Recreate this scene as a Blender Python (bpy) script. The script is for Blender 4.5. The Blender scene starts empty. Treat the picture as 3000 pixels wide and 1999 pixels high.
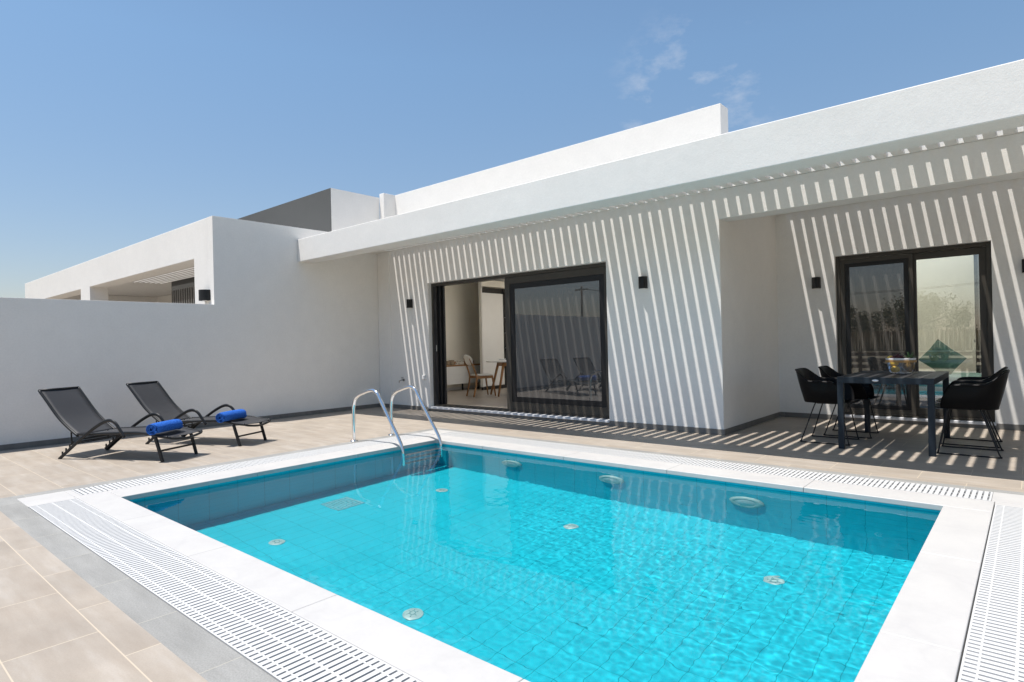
import bpy, bmesh, math, random
from mathutils import Vector, Matrix, noise
D = bpy.data
S = bpy.context.scene
COL = S.collection
R = math.radians
random.seed(7)

# ------------------------------------------------------------------ camera, sky, sun, exposure
cam_d = D.cameras.new('camera'); cam = D.objects.new('camera', cam_d); COL.objects.link(cam)
S.camera = cam
cam_d.sensor_fit = 'HORIZONTAL'; cam_d.sensor_width = 36.0
cam_d.lens = 1763.13 / 3000 * 36
cam_d.shift_y = 7.36 / 3000
cam_d.clip_start = 0.05; cam_d.clip_end = 3000
_yaw, _roll = -0.7127, 0.0232
_fw = Vector((math.sin(_yaw), math.cos(_yaw), 0)); _rt = Vector((math.cos(_yaw), -math.sin(_yaw), 0)); _dn = Vector((0, 0, -1))
_r2 = _rt * math.cos(_roll) + _dn * math.sin(_roll); _d2 = _dn * math.cos(_roll) - _rt * math.sin(_roll)
_m = Matrix((_r2, -_d2, -_fw)).transposed().to_4x4(); _m.translation = (4.3117, -7.1517, 1.1667)
cam.matrix_world = _m

LX, LY = 0.158, 0.26                      # sunlight travels (LX, LY, -1)
to_sun = Vector((-LX, -LY, 1)).normalized()
SUN_EL = math.asin(to_sun.z); SUN_ROT = math.atan2(to_sun.x, to_sun.y)
W = D.worlds.new('World'); S.world = W; W.use_nodes = True
def build_world():
    nt = W.node_tree; N = nt.nodes; L = nt.links; N.clear()
    out = N.new('ShaderNodeOutputWorld'); bg = N.new('ShaderNodeBackground')
    sky = N.new('ShaderNodeTexSky'); sky.sky_type = 'NISHITA'; sky.sun_disc = False
    sky.sun_elevation = SUN_EL; sky.sun_rotation = SUN_ROT
    sky.altitude = 0; sky.air_density = 1.1; sky.dust_density = 0.55; sky.ozone_density = 1.8
    bg.inputs[1].default_value = 0.125
    # a few thin wisps of real cloud low over the roof
    tc = N.new('ShaderNodeTexCoord')
    dot = N.new('ShaderNodeVectorMath'); dot.operation = 'DOT_PRODUCT'
    dot.inputs[1].default_value = CLOUD_DIR
    L.new(tc.outputs['Generated'], dot.inputs[0])
    mr = N.new('ShaderNodeMapRange'); mr.inputs[1].default_value = 0.989; mr.inputs[2].default_value = 0.9985
    mr.interpolation_type = 'SMOOTHSTEP'
    L.new(dot.outputs['Value'], mr.inputs[0])
    mp = N.new('ShaderNodeMapping'); mp.inputs['Scale'].default_value = (7, 7, 13); mp.inputs['Location'].default_value = (0.6, 0.2, 2.0)
    L.new(tc.outputs['Generated'], mp.inputs[0])
    nz = N.new('ShaderNodeTexNoise'); nz.inputs['Scale'].default_value = 1.6; nz.inputs['Detail'].default_value = 7; nz.inputs['Roughness'].default_value = 0.6
    L.new(mp.outputs[0], nz.inputs['Vector'])
    r2 = N.new('ShaderNodeMapRange'); r2.inputs[1].default_value = 0.52; r2.inputs[2].default_value = 0.8
    L.new(nz.outputs['Fac'], r2.inputs[0])
    mu = N.new('ShaderNodeMath'); mu.operation = 'MULTIPLY'; L.new(mr.outputs[0], mu.inputs[0]); L.new(r2.outputs[0], mu.inputs[1])
    m2 = N.new('ShaderNodeMath'); m2.operation = 'MULTIPLY'; m2.inputs[1].default_value = 0.55; L.new(mu.outputs[0], m2.inputs[0])
    mix = N.new('ShaderNodeMix'); mix.data_type = 'RGBA'
    gain = N.new('ShaderNodeMix'); gain.data_type = 'RGBA'; gain.blend_type = 'MULTIPLY'; gain.inputs[0].default_value = 1.0
    sxyz = N.new('ShaderNodeSeparateXYZ'); L.new(tc.outputs['Generated'], sxyz.inputs[0])
    el = N.new('ShaderNodeMapRange'); el.inputs[1].default_value = 0.0; el.inputs[2].default_value = 0.42; L.new(sxyz.outputs[2], el.inputs[0])
    hz = N.new('ShaderNodeMix'); hz.data_type = 'RGBA'; L.new(el.outputs[0], hz.inputs[0])
    hz.inputs[6].default_value = (0.66, 0.58, 0.60, 1); hz.inputs[7].default_value = (0.85, 0.93, 0.92, 1)
    L.new(hz.outputs[2], gain.inputs[7]); L.new(sky.outputs[0], gain.inputs[6])
    L.new(m2.outputs[0], mix.inputs[0]); L.new(gain.outputs[2], mix.inputs[6]); mix.inputs[7].default_value = (4.6, 4.75, 5.1, 1)
    L.new(mix.outputs[2], bg.inputs[0]); L.new(bg.outputs[0], out.inputs[0])
CLOUD_DIR = tuple((_fw * 1763 + _r2 * (2030 - 1500) + _d2 * (290 - 1007)).normalized())
build_world()
sun_d = D.lights.new('sun', 'SUN'); sun = D.objects.new('sun', sun_d); COL.objects.link(sun)
sun_d.energy = 5.0; sun_d.angle = R(0.53); sun_d.color = (1.0, 0.95, 0.89)
sun.rotation_euler = (-to_sun).to_track_quat('-Z', 'Y').to_euler()
sun.location = (0, -4, 30)
sun_d.cycles.is_caustics_light = True
S.view_settings.view_transform = 'Standard'; S.view_settings.look = 'None'
S.view_settings.gamma = 1.0; S.view_settings.use_curve_mapping = False
S.view_settings.exposure = 0.42
S.cycles.use_denoising = True
S.cycles.caustics_refractive = True; S.cycles.caustics_reflective = True
S.cycles.sample_clamp_indirect = 6.0
S.cycles.max_bounces = 12; S.cycles.diffuse_bounces = 6; S.cycles.glossy_bounces = 6; S.cycles.transmission_bounces = 8; S.cycles.transparent_max_bounces = 12

# ------------------------------------------------------------------ materials
def new_mat(name):
    m = D.materials.new(name); m.use_nodes = True
    nt = m.node_tree; b = nt.nodes['Principled BSDF']
    return m, nt, b
def tex(nt, kind, **kw):
    n = nt.nodes.new(kind)
    for k, v in kw.items():
        if k in n.inputs: n.inputs[k].default_value = v
        else: setattr(n, k, v)
    return n
def ramp(nt, fac, stops):
    n = nt.nodes.new('ShaderNodeValToRGB'); e = n.color_ramp.elements
    e[0].position, e[0].color = stops[0][0], (*stops[0][1], 1)
    e[1].position, e[1].color = stops[-1][0], (*stops[-1][1], 1)
    for p, c in stops[1:-1]:
        q = e.new(p); q.color = (*c, 1)
    nt.links.new(fac, n.inputs[0]); return n.outputs[0]
def mixc(nt, fac, a, b, mode='MIX'):
    n = nt.nodes.new('ShaderNodeMix'); n.data_type = 'RGBA'; n.blend_type = mode
    for s, v in ((0, fac), (6, a), (7, b)):
        if isinstance(v, (int, float)): n.inputs[s].default_value = v
        elif isinstance(v, tuple): n.inputs[s].default_value = (*v, 1) if len(v) == 3 else v
        else: nt.links.new(v, n.inputs[s])
    return n.outputs[2]
def objco(nt, scale=(1, 1, 1), loc=(0, 0, 0)):
    t = nt.nodes.new('ShaderNodeTexCoord'); mp = nt.nodes.new('ShaderNodeMapping')
    mp.inputs['Scale'].default_value = scale; mp.inputs['Location'].default_value = loc
    nt.links.new(t.outputs['Object'], mp.inputs[0]); return mp.outputs[0]
def nz(nt, vec, scale, detail=4, rough=0.55):
    n = tex(nt, 'ShaderNodeTexNoise', Scale=scale, Detail=detail, Roughness=rough); nt.links.new(vec, n.inputs['Vector']); return n.outputs['Fac']
def bump(nt, b, h, strength, dist):
    n = nt.nodes.new('ShaderNodeBump'); n.inputs['Strength'].default_value = strength; n.inputs['Distance'].default_value = dist
    nt.links.new(h, n.inputs['Height']); nt.links.new(n.outputs[0], b.inputs['Normal'])
def plain(name, col, rough=0.5, metal=0.0, var=0.12, scale=30, bmp=0.0, spec=0.5):
    m, nt, b = new_mat(name); v = objco(nt)
    f = nz(nt, v, scale, 5)
    lo = tuple(c * (1 - var) for c in col); hi = tuple(min(1, c * (1 + var)) for c in col)
    nt.links.new(ramp(nt, f, [(0.3, lo), (0.7, hi)]), b.inputs['Base Color'])
    b.inputs['Roughness'].default_value = rough; b.inputs['Metallic'].default_value = metal
    b.inputs['Specular IOR Level'].default_value = spec
    if bmp: bump(nt, b, nz(nt, v, scale * 4, 3), bmp, 0.002)
    return m
def stucco(name, col, bs=0.35):
    m, nt, b = new_mat(name); v = objco(nt)
    big = nz(nt, v, 0.7, 4, 0.6); mid = nz(nt, v, 5, 6, 0.65)
    c1 = ramp(nt, big, [(0.3, tuple(c * 0.955 for c in col)), (0.7, col)])
    c2 = ramp(nt, mid, [(0.3, (0.955, 0.955, 0.955)), (0.75, (1, 1, 1))])
    c3 = ramp(nt, nz(nt, v, 42, 4, 0.75), [(0.3, (0.94, 0.94, 0.94)), (0.7, (1.0, 1.0, 1.0))])
    nt.links.new(mixc(nt, 1.0, mixc(nt, 1.0, c1, c2, 'MULTIPLY'), c3, 'MULTIPLY'), b.inputs['Base Color'])
    b.inputs['Roughness'].default_value = 0.9; b.inputs['Specular IOR Level'].default_value = 0.15
    fine = nz(nt, v, 75, 5, 0.7); wav = nz(nt, v, 3.0, 3)
    mth = nt.nodes.new('ShaderNodeMath'); mth.operation = 'MULTIPLY_ADD'; mth.inputs[1].default_value = 0.35
    nt.links.new(fine, mth.inputs[0]); nt.links.new(wav, mth.inputs[2])
    bump(nt, b, mth.outputs[0], bs, 0.012)
    return m
M = {}
M['stucco'] = stucco('white_stucco', (0.805, 0.785, 0.75))
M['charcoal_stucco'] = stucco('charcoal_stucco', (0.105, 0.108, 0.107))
M['inner_wall'] = plain('cream_wall', (0.88, 0.83, 0.72), 0.85, 0, 0.03, 2, 0.05, 0.2)
M['ceiling_paint'] = plain('ceiling_paint', (0.80, 0.76, 0.68), 0.9, 0, 0.03, 2, 0, 0.2)
M['bronze'] = plain('bronze_aluminium', (0.050, 0.044, 0.036), 0.42, 0.0, 0.08, 12, 0, 0.35)
M['black_alu'] = plain('black_aluminium', (0.012, 0.012, 0.013), 0.4, 0.0, 0.1, 14, 0, 0.3)
M['graphite'] = plain('graphite_paint', (0.011, 0.012, 0.0135), 0.36, 0.0, 0.12, 40, 0.05, 0.3)
M['table_slat'] = plain('table_slat_paint', (0.035, 0.035, 0.038), 0.5, 0.0, 0.2, 25, 0.1, 0.3)
M['slate_paint'] = plain('slate_blue_paint', (0.012, 0.019, 0.027), 0.5, 0.0, 0.15, 22, 0.05, 0.3)
M['black_plastic'] = plain('black_plastic', (0.0035, 0.0035, 0.004), 0.42, 0, 0.12, 60, 0.04, 0.14)
M['lamp_black'] = plain('lamp_black', (0.010, 0.010, 0.0105), 0.5, 0.0, 0.1, 40, 0.05, 0.3)
M['white_plastic'] = plain('white_plastic', (0.72, 0.72, 0.72), 0.45, 0, 0.03, 8)
M['lacquer'] = plain('white_lacquer', (0.74, 0.72, 0.68), 0.35, 0, 0.02, 5)
M['steel'] = plain('polished_steel', (0.80, 0.80, 0.80), 0.07, 1.0, 0.03, 9)
M['dull_steel'] = plain('brushed_steel', (0.42, 0.42, 0.42), 0.35, 1.0, 0.1, 60)
M['channel'] = plain('channel_concrete', (0.50, 0.49, 0.47), 0.85, 0, 0.12, 12)
M['grate'] = plain('grate_plastic', (0.50, 0.50, 0.495), 0.5, 0, 0.04, 25)
M['sill'] = plain('sill_marble', (0.62, 0.63, 0.66), 0.35, 0, 0.08, 6)
M['silver'] = plain('silver_badge', (0.75, 0.77, 0.8), 0.3, 0.6, 0.1, 200)
M['dark'] = plain('dark_recess', (0.018, 0.016, 0.014), 0.6, 0, 0.2, 10)
M['fabric_white'] = plain('white_linen', (0.84, 0.83, 0.80), 0.9, 0, 0.05, 40, 0.2)
M['fabric_green'] = plain('green_linen', (0.085, 0.17, 0.135), 0.92, 0, 0.14, 30, 0.25)
M['pale_green'] = plain('pale_green_quilt', (0.28, 0.42, 0.35), 0.92, 0, 0.1, 16, 0.25)
M['weave'] = plain('seagrass_weave', (0.30, 0.23, 0.155), 0.85, 0, 0.35, 60, 0.6)
M['cream_paint'] = plain('cream_paint', (0.66, 0.62, 0.54), 0.6, 0, 0.04, 20)
M['grape'] = plain('grape_skin', (0.055, 0.008, 0.016), 0.22, 0, 0.5, 20)
M['lemon'] = plain('lemon_peel', (0.78, 0.52, 0.06), 0.42, 0, 0.12, 30, 0.3)
M['pine_leaf'] = plain('pineapple_leaf', (0.10, 0.19, 0.075), 0.5, 0, 0.55, 18)
M['tap'] = plain('tap_chrome', (0.33, 0.32, 0.3), 0.25, 1.0, 0.25, 30)
M['bark'] = plain('tree_bark', (0.10, 0.07, 0.05), 0.9, 0, 0.4, 6, 0.6)
M['needles'] = plain('pine_needles', (0.10, 0.115, 0.035), 0.75, 0, 0.5, 0.8)
M['pole_wood'] = plain('weathered_pole', (0.16, 0.13, 0.1), 0.85, 0, 0.3, 8, 0.4)
M['wire'] = plain('cable', (0.02, 0.02, 0.02), 0.6)
M['lens'] = plain('lamp_lens', (0.40, 0.52, 0.52), 0.3, 0, 0.1, 30)
M['fitting'] = plain('pool_fitting', (0.34, 0.50, 0.48), 0.45, 0, 0.05, 20)
M['drain_plastic'] = plain('drain_plastic', (0.16, 0.42, 0.46), 0.5)
M['slot'] = plain('fitting_slot', (0.14, 0.30, 0.31), 0.6)

def wood(name, dark, light, sc=(3, 30, 30)):
    m, nt, b = new_mat(name); v = objco(nt, sc)
    f = nz(nt, v, 3.0, 6, 0.6)
    nt.links.new(ramp(nt, f, [(0.3, dark), (0.55, tuple((a + c) / 2 for a, c in zip(dark, light))), (0.75, light)]), b.inputs['Base Color'])
    b.inputs['Roughness'].default_value = 0.45; bump(nt, b, f, 0.15, 0.002); return m
M['oak'] = wood('oiled_oak', (0.20, 0.085, 0.025), (0.42, 0.21, 0.075), (25, 25, 4))
M['oak_top'] = wood('oak_top', (0.24, 0.11, 0.04), (0.44, 0.24, 0.10), (25, 4, 25))
M['bamboo'] = wood('bamboo_hoop', (0.36, 0.19, 0.065), (0.55, 0.33, 0.13), (10, 10, 60))
M['board'] = wood('fence_board', (0.09, 0.055, 0.035), (0.2, 0.13, 0.085), (4, 30, 30))
M['reed'] = wood('dry_reed', (0.16, 0.10, 0.04), (0.42, 0.31, 0.15), (18, 18, 1))

def tiles(name, a, b_, c, mortar, bw, rh, msize, rough=0.5, rot=0.0, offset=0.5, shift=(0, 0, 0), streak=(1.2, 7, 1), grain=0.0):
    m, nt, b = new_mat(name)
    t = nt.nodes.new('ShaderNodeTexCoord'); mp = nt.nodes.new('ShaderNodeMapping')
    mp.inputs['Location'].default_value = shift; mp.inputs['Rotation'].default_value = (0, 0, rot)
    nt.links.new(t.outputs['Object'], mp.inputs[0])
    br = nt.nodes.new('ShaderNodeTexBrick'); br.offset = offset; br.squash = 1.0
    br.inputs['Scale'].default_value = 1.0; br.inputs['Mortar Size'].default_value = msize; br.inputs['Mortar Smooth'].default_value = 0.1
    br.inputs['Brick Width'].default_value = bw; br.inputs['Row Height'].default_value = rh; br.inputs['Bias'].default_value = 0
    br.inputs['Color1'].default_value = (0, 0, 0, 1); br.inputs['Color2'].default_value = (1, 1, 1, 1); br.inputs['Mortar'].default_value = (0.5, 0.5, 0.5, 1)
    nt.links.new(mp.outputs[0], br.inputs['Vector'])
    # streaky stone print, different on every tile
    off = nt.nodes.new('ShaderNodeVectorMath'); off.operation = 'MULTIPLY_ADD'
    nt.links.new(br.outputs['Color'], off.inputs[0]); off.inputs[1].default_value = (9, 5, 7); nt.links.new(mp.outputs[0], off.inputs[2])
    st = nt.nodes.new('ShaderNodeMapping'); st.inputs['Scale'].default_value = streak; nt.links.new(off.outputs[0], st.inputs[0])
    f1 = nz(nt, st.outputs[0], 1.5, 6, 0.6); f2 = nz(nt, mp.outputs[0], 140, 3, 0.7); f3 = nz(nt, off.outputs[0], 2.5, 4, 0.6)
    col = ramp(nt, f1, [(0.3, a), (0.52, b_), (0.72, c)])
    col = mixc(nt, 1.0, col, ramp(nt, f3, [(0.3, (0.89, 0.885, 0.88)), (0.7, (1.06, 1.05, 1.04))]), 'MULTIPLY')
    g = 0.06 + grain
    col = mixc(nt, 1.0, col, ramp(nt, f2, [(0.3, (1 - g,) * 3), (0.7, (1 + g,) * 3)]), 'MULTIPLY')
    tone = ramp(nt, br.outputs['Color'], [(0.0, (0.965, 0.96, 0.955)), (1.0, (1.025, 1.025, 1.025))])
    col = mixc(nt, 1.0, col, tone, 'MULTIPLY')
    nt.links.new(mixc(nt, br.outputs['Fac'], col, mortar), b.inputs['Base Color'])
    b.inputs['Roughness'].default_value = rough
    inv = nt.nodes.new('ShaderNodeMath'); inv.operation = 'SUBTRACT'; inv.inputs[0].default_value = 1.0; nt.links.new(br.outputs['Fac'], inv.inputs[1])
    h = nt.nodes.new('ShaderNodeMath'); h.operation = 'MULTIPLY_ADD'; h.inputs[1].default_value = 0.25; nt.links.new(f2, h.inputs[0]); nt.links.new(inv.outputs[0], h.inputs[2])
    bump(nt, b, h.outputs[0], 0.25, 0.003)
    return m
M['beige_tile'] = tiles('beige_paver', (0.290, 0.247, 0.202), (0.325, 0.284, 0.238), (0.375, 0.338, 0.297), (0.46, 0.39, 0.30), 0.645, 0.3165, 0.0028, 0.55, shift=(-0.04, 0.063, 0))
M['grey_tile'] = tiles('grey_paver', (0.215, 0.215, 0.205), (0.25, 0.25, 0.24), (0.285, 0.285, 0.275), (0.38, 0.36, 0.30), 0.63, 50, 0.0016, 0.7, shift=(0.19, 12.3, 0), grain=0.12)
M['grey_tile_y'] = tiles('grey_paver_side', (0.215, 0.215, 0.205), (0.25, 0.25, 0.24), (0.285, 0.285, 0.275), (0.38, 0.36, 0.30), 0.60, 50, 0.0016, 0.7, rot=R(90), shift=(0.26, 12.3, 0), grain=0.12)
M['shutter_grey'] = plain('shutter_grey', (0.28, 0.28, 0.28), 0.6)
M['skirt'] = tiles('skirting_tile', (0.135, 0.13, 0.125), (0.165, 0.16, 0.15), (0.19, 0.185, 0.175), (0.24, 0.23, 0.21), 0.62, 50, 0.0015, 0.6, shift=(0, 9, 0))
M['inner_floor'] = tiles('indoor_tile', (0.30, 0.26, 0.22), (0.34, 0.295, 0.25), (0.37, 0.33, 0.285), (0.28, 0.24, 0.2), 1.2, 0.6, 0.0015, 0.35)

def marble():
    m, nt, b = new_mat('coping_marble'); v = objco(nt)
    f = nz(nt, v, 3.5, 8, 0.68); g = nz(nt, v, 60, 3)
    d = nt.nodes.new('ShaderNodeVectorMath'); d.operation = 'ADD'
    cl = tex(nt, 'ShaderNodeTexNoise', Scale=2.0, Detail=3); nt.links.new(v, cl.inputs['Vector'])
    nt.links.new(v, d.inputs[0]); nt.links.new(cl.outputs['Color'], d.inputs[1])
    wv = tex(nt, 'ShaderNodeTexVoronoi', Scale=1.3, feature='DISTANCE_TO_EDGE'); nt.links.new(d.outputs[0], wv.inputs['Vector'])
    col = ramp(nt, f, [(0.32, (0.43, 0.42, 0.41)), (0.6, (0.465, 0.455, 0.44))])
    vein = ramp(nt, wv.outputs['Distance'], [(0.0, (0.965, 0.965, 0.97)), (0.05, (1, 1, 1))])
    col = mixc(nt, 1.0, col, vein, 'MULTIPLY')
    col = mixc(nt, 1.0, col, ramp(nt, g, [(0.3, (0.975,) * 3), (0.7, (1.0,) * 3)]), 'MULTIPLY')
    nt.links.new(col, b.inputs['Base Color']); b.inputs['Roughness'].default_value = 0.5
    return m
M['marble'] = marble()

def pool_tile():
    m, nt, b = new_mat('pool_tile')
    g = nt.nodes.new('ShaderNodeNewGeometry'); sx = nt.nodes.new('ShaderNodeSeparateXYZ'); nt.links.new(g.outputs['Position'], sx.inputs[0])
    sn = nt.nodes.new('ShaderNodeSeparateXYZ'); nt.links.new(g.outputs['True Normal'], sn.inputs[0])
    def line(out, pitch, off, half):
        a = nt.nodes.new('ShaderNodeMath'); a.operation = 'ADD'; a.inputs[1].default_value = off; nt.links.new(out, a.inputs[0])
        f = nt.nodes.new('ShaderNodeMath'); f.operation = 'PINGPONG'; f.inputs[1].default_value = pitch / 2; nt.links.new(a.outputs[0], f.inputs[0])
        l = nt.nodes.new('ShaderNodeMath'); l.operation = 'LESS_THAN'; l.inputs[1].default_value = half; nt.links.new(f.outputs[0], l.inputs[0])
        return l.outputs[0]
    def keep(out, nrm):   # no joints of an axis on faces that look along it
        a = nt.nodes.new('ShaderNodeMath'); a.operation = 'ABSOLUTE'; nt.links.new(nrm, a.inputs[0])
        l = nt.nodes.new('ShaderNodeMath'); l.operation = 'LESS_THAN'; l.inputs[1].default_value = 0.5; nt.links.new(a.outputs[0], l.inputs[0])
        mu = nt.nodes.new('ShaderNodeMath'); mu.operation = 'MULTIPLY'; nt.links.new(l.outputs[0], mu.inputs[0]); nt.links.new(out, mu.inputs[1]); return mu.outputs[0]
    flat = nt.nodes.new('ShaderNodeMath'); flat.operation = 'GREATER_THAN'; flat.inputs[1].default_value = 0.5; nt.links.new(sn.outputs[2], flat.inputs[0])
    def pick(a, b_):
        q = nt.nodes.new('ShaderNodeMix'); nt.links.new(flat.outputs[0], q.inputs[0]); nt.links.new(a, q.inputs[2]); nt.links.new(b_, q.inputs[3]); return q.outputs[0]
    lx = keep(pick(line(sx.outputs[0], 0.257, -3.37 + 0.257 * 20, 0.0016), line(sx.outputs[0], 0.1285, -3.162 + 0.1285 * 40, 0.0017)), sn.outputs[0])
    ly = keep(pick(line(sx.outputs[1], 0.257, 5.573 + 0.07, 0.0016), line(sx.outputs[1], 0.247, 4.66 + 0.247 * 10, 0.0017)), sn.outputs[1])
    lz = keep(line(sx.outputs[2], 0.125, 0.15 + 1.25, 0.0014), sn.outputs[2])
    mx = nt.nodes.new('ShaderNodeMath'); mx.operation = 'MAXIMUM'; nt.links.new(lx, mx.inputs[0]); nt.links.new(ly, mx.inputs[1])
    my = nt.nodes.new('ShaderNodeMath'); my.operation = 'MAXIMUM'; nt.links.new(mx.outputs[0], my.inputs[0]); nt.links.new(lz, my.inputs[1])
    v = objco(nt); f = nz(nt, v, 2.2, 5, 0.6)
    col = ramp(nt, f, [(0.3, (0.010, 0.45, 0.545)), (0.7, (0.016, 0.495, 0.60))])
    nt.links.new(mixc(nt, my.outputs[0], col, (0.0, 0.25, 0.31)), b.inputs['Base Color'])
    b.inputs['Roughness'].default_value = 0.5; b.inputs['Specular IOR Level'].default_value = 0.1
    return m
M['pool_tile'] = pool_tile()
def water():
    m, nt, b = new_mat('pool_water'); nt.nodes.remove(b)
    out = nt.nodes['Material Output']
    rf = nt.nodes.new('ShaderNodeBsdfRefraction'); rf.inputs['Color'].default_value = (0.97, 0.995, 1, 1); rf.inputs['Roughness'].default_value = 0.0; rf.inputs['IOR'].default_value = 1.333
    gl = nt.nodes.new('ShaderNodeBsdfGlossy'); gl.inputs['Roughness'].default_value = 0.0
    fr = nt.nodes.new('ShaderNodeFresnel'); fr.inputs[0].default_value = 1.333
    mu = nt.nodes.new('ShaderNodeMath'); mu.operation = 'MULTIPLY'; mu.inputs[1].default_value = 0.75; nt.links.new(fr.outputs[0], mu.inputs[0])   # the photograph was taken through a polarising filter
    mx = nt.nodes.new('ShaderNodeMixShader'); nt.links.new(mu.outputs[0], mx.inputs[0]); nt.links.new(rf.outputs[0], mx.inputs[1]); nt.links.new(gl.outputs[0], mx.inputs[2])
    nt.links.new(mx.outputs[0], out.inputs[0]); return m
M['water'] = water()
def glass_pane(name, tint=(0.92, 0.95, 0.94), refl=0.10, dust=0.0, dust_col=(0.3, 0.3, 0.3), screen=0.0):
    m, nt, b = new_mat(name); nt.nodes.remove(b); out = nt.nodes['Material Output']
    tr = nt.nodes.new('ShaderNodeBsdfTransparent'); tr.inputs[0].default_value = (*tint, 1)
    gl = nt.nodes.new('ShaderNodeBsdfGlossy'); gl.inputs['Roughness'].default_value = 0.0; gl.inputs[0].default_value = (0.95, 0.97, 1, 1)
    fr = nt.nodes.new('ShaderNodeFresnel'); fr.inputs[0].default_value = 1.5
    mr = nt.nodes.new('ShaderNodeMapRange'); mr.inputs[1].default_value = 0.04; mr.inputs[2].default_value = 1.0; mr.inputs[3].default_value = refl; mr.inputs[4].default_value = 1.0
    nt.links.new(fr.outputs[0], mr.inputs[0])
    base = tr.outputs[0]
    if dust:
        df = nt.nodes.new('ShaderNodeBsdfDiffuse'); df.inputs[0].default_value = (*dust_col, 1)
        mx = nt.nodes.new('ShaderNodeMixShader'); mx.inputs[0].default_value = dust
        nt.links.new(tr.outputs[0], mx.inputs[1]); nt.links.new(df.outputs[0], mx.inputs[2]); base = mx.outputs[0]
    m2 = nt.nodes.new('ShaderNodeMixShader'); nt.links.new(mr.outputs[0], m2.inputs[0]); nt.links.new(base, m2.inputs[1]); nt.links.new(gl.outputs[0], m2.inputs[2])
    nt.links.new(m2.outputs[0], out.inputs[0]); return m
M['pane'] = glass_pane('window_glass', (0.90, 0.94, 0.93), 0.16)
M['screen'] = glass_pane('insect_screened_glass', (0.20, 0.21, 0.22), 0.10, 0.55, (0.115, 0.11, 0.105))
M['bowl_glass'] = glass_pane('bowl_glass', (0.95, 0.97, 0.97), 0.12, 0.12, (0.7, 0.7, 0.72))
def milky():  # translucent sheet of the added panels that brighten the rooms
    m, nt, b = new_mat('added_diffuser'); nt.nodes.remove(b); out = nt.nodes['Material Output']
    t = nt.nodes.new('ShaderNodeBsdfTranslucent'); t.inputs[0].default_value = (0.97, 0.94, 0.88, 1); nt.links.new(t.outputs[0], out.inputs[0]); return m
M['milky'] = milky()
def sling():
    m, nt, b = new_mat('sling_mesh'); v = objco(nt, (1, 1, 1))
    w1 = tex(nt, 'ShaderNodeTexWave', Scale=90.0, bands_direction='X'); nt.links.new(v, w1.inputs['Vector'])
    w2 = tex(nt, 'ShaderNodeTexWave', Scale=90.0, bands_direction='Y'); nt.links.new(v, w2.inputs['Vector'])
    c = mixc(nt, 0.5, ramp(nt, w1.outputs['Fac'], [(0, (0.022, 0.0225, 0.025)), (1, (0.034, 0.0345, 0.038))]), ramp(nt, w2.outputs['Fac'], [(0, (0.022, 0.0225, 0.025)), (1, (0.034, 0.0345, 0.038))]))
    c = mixc(nt, 1.0, c, ramp(nt, nz(nt, v, 3, 4), [(0.3, (0.88,) * 3), (0.7, (1.08,) * 3)]), 'MULTIPLY')
    nt.links.new(c, b.inputs['Base Color']); b.inputs['Roughness'].default_value = 0.6; return m
M['sling'] = sling()
def towel():
    m, nt, b = new_mat('blue_terry'); v = objco(nt)
    f = nz(nt, v, 95, 4, 0.75)
    nt.links.new(ramp(nt, f, [(0.3, (0.006, 0.05, 0.28)), (0.7, (0.05, 0.19, 0.64))]), b.inputs['Base Color'])
    b.inputs['Roughness'].default_value = 1.0; b.inputs['Specular IOR Level'].default_value = 0.1; bump(nt, b, f, 1.0, 0.008); return m
M['towel'] = towel()
def field():
    m, nt, b = new_mat('dry_field'); v = objco(nt)
    f = nz(nt, v, 0.25, 8, 0.7); f2 = nz(nt, v, 3, 6, 0.7)
    c = mixc(nt, 0.5, ramp(nt, f, [(0.3, (0.17, 0.14, 0.08)), (0.7, (0.36, 0.30, 0.2))]), ramp(nt, f2, [(0.3, (0.2, 0.16, 0.1)), (0.7, (0.4, 0.34, 0.23))]))
    nt.links.new(c, b.inputs['Base Color']); b.inputs['Roughness'].default_value = 1.0; bump(nt, b, f2, 0.6, 0.05); return m
M['field'] = field()

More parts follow.
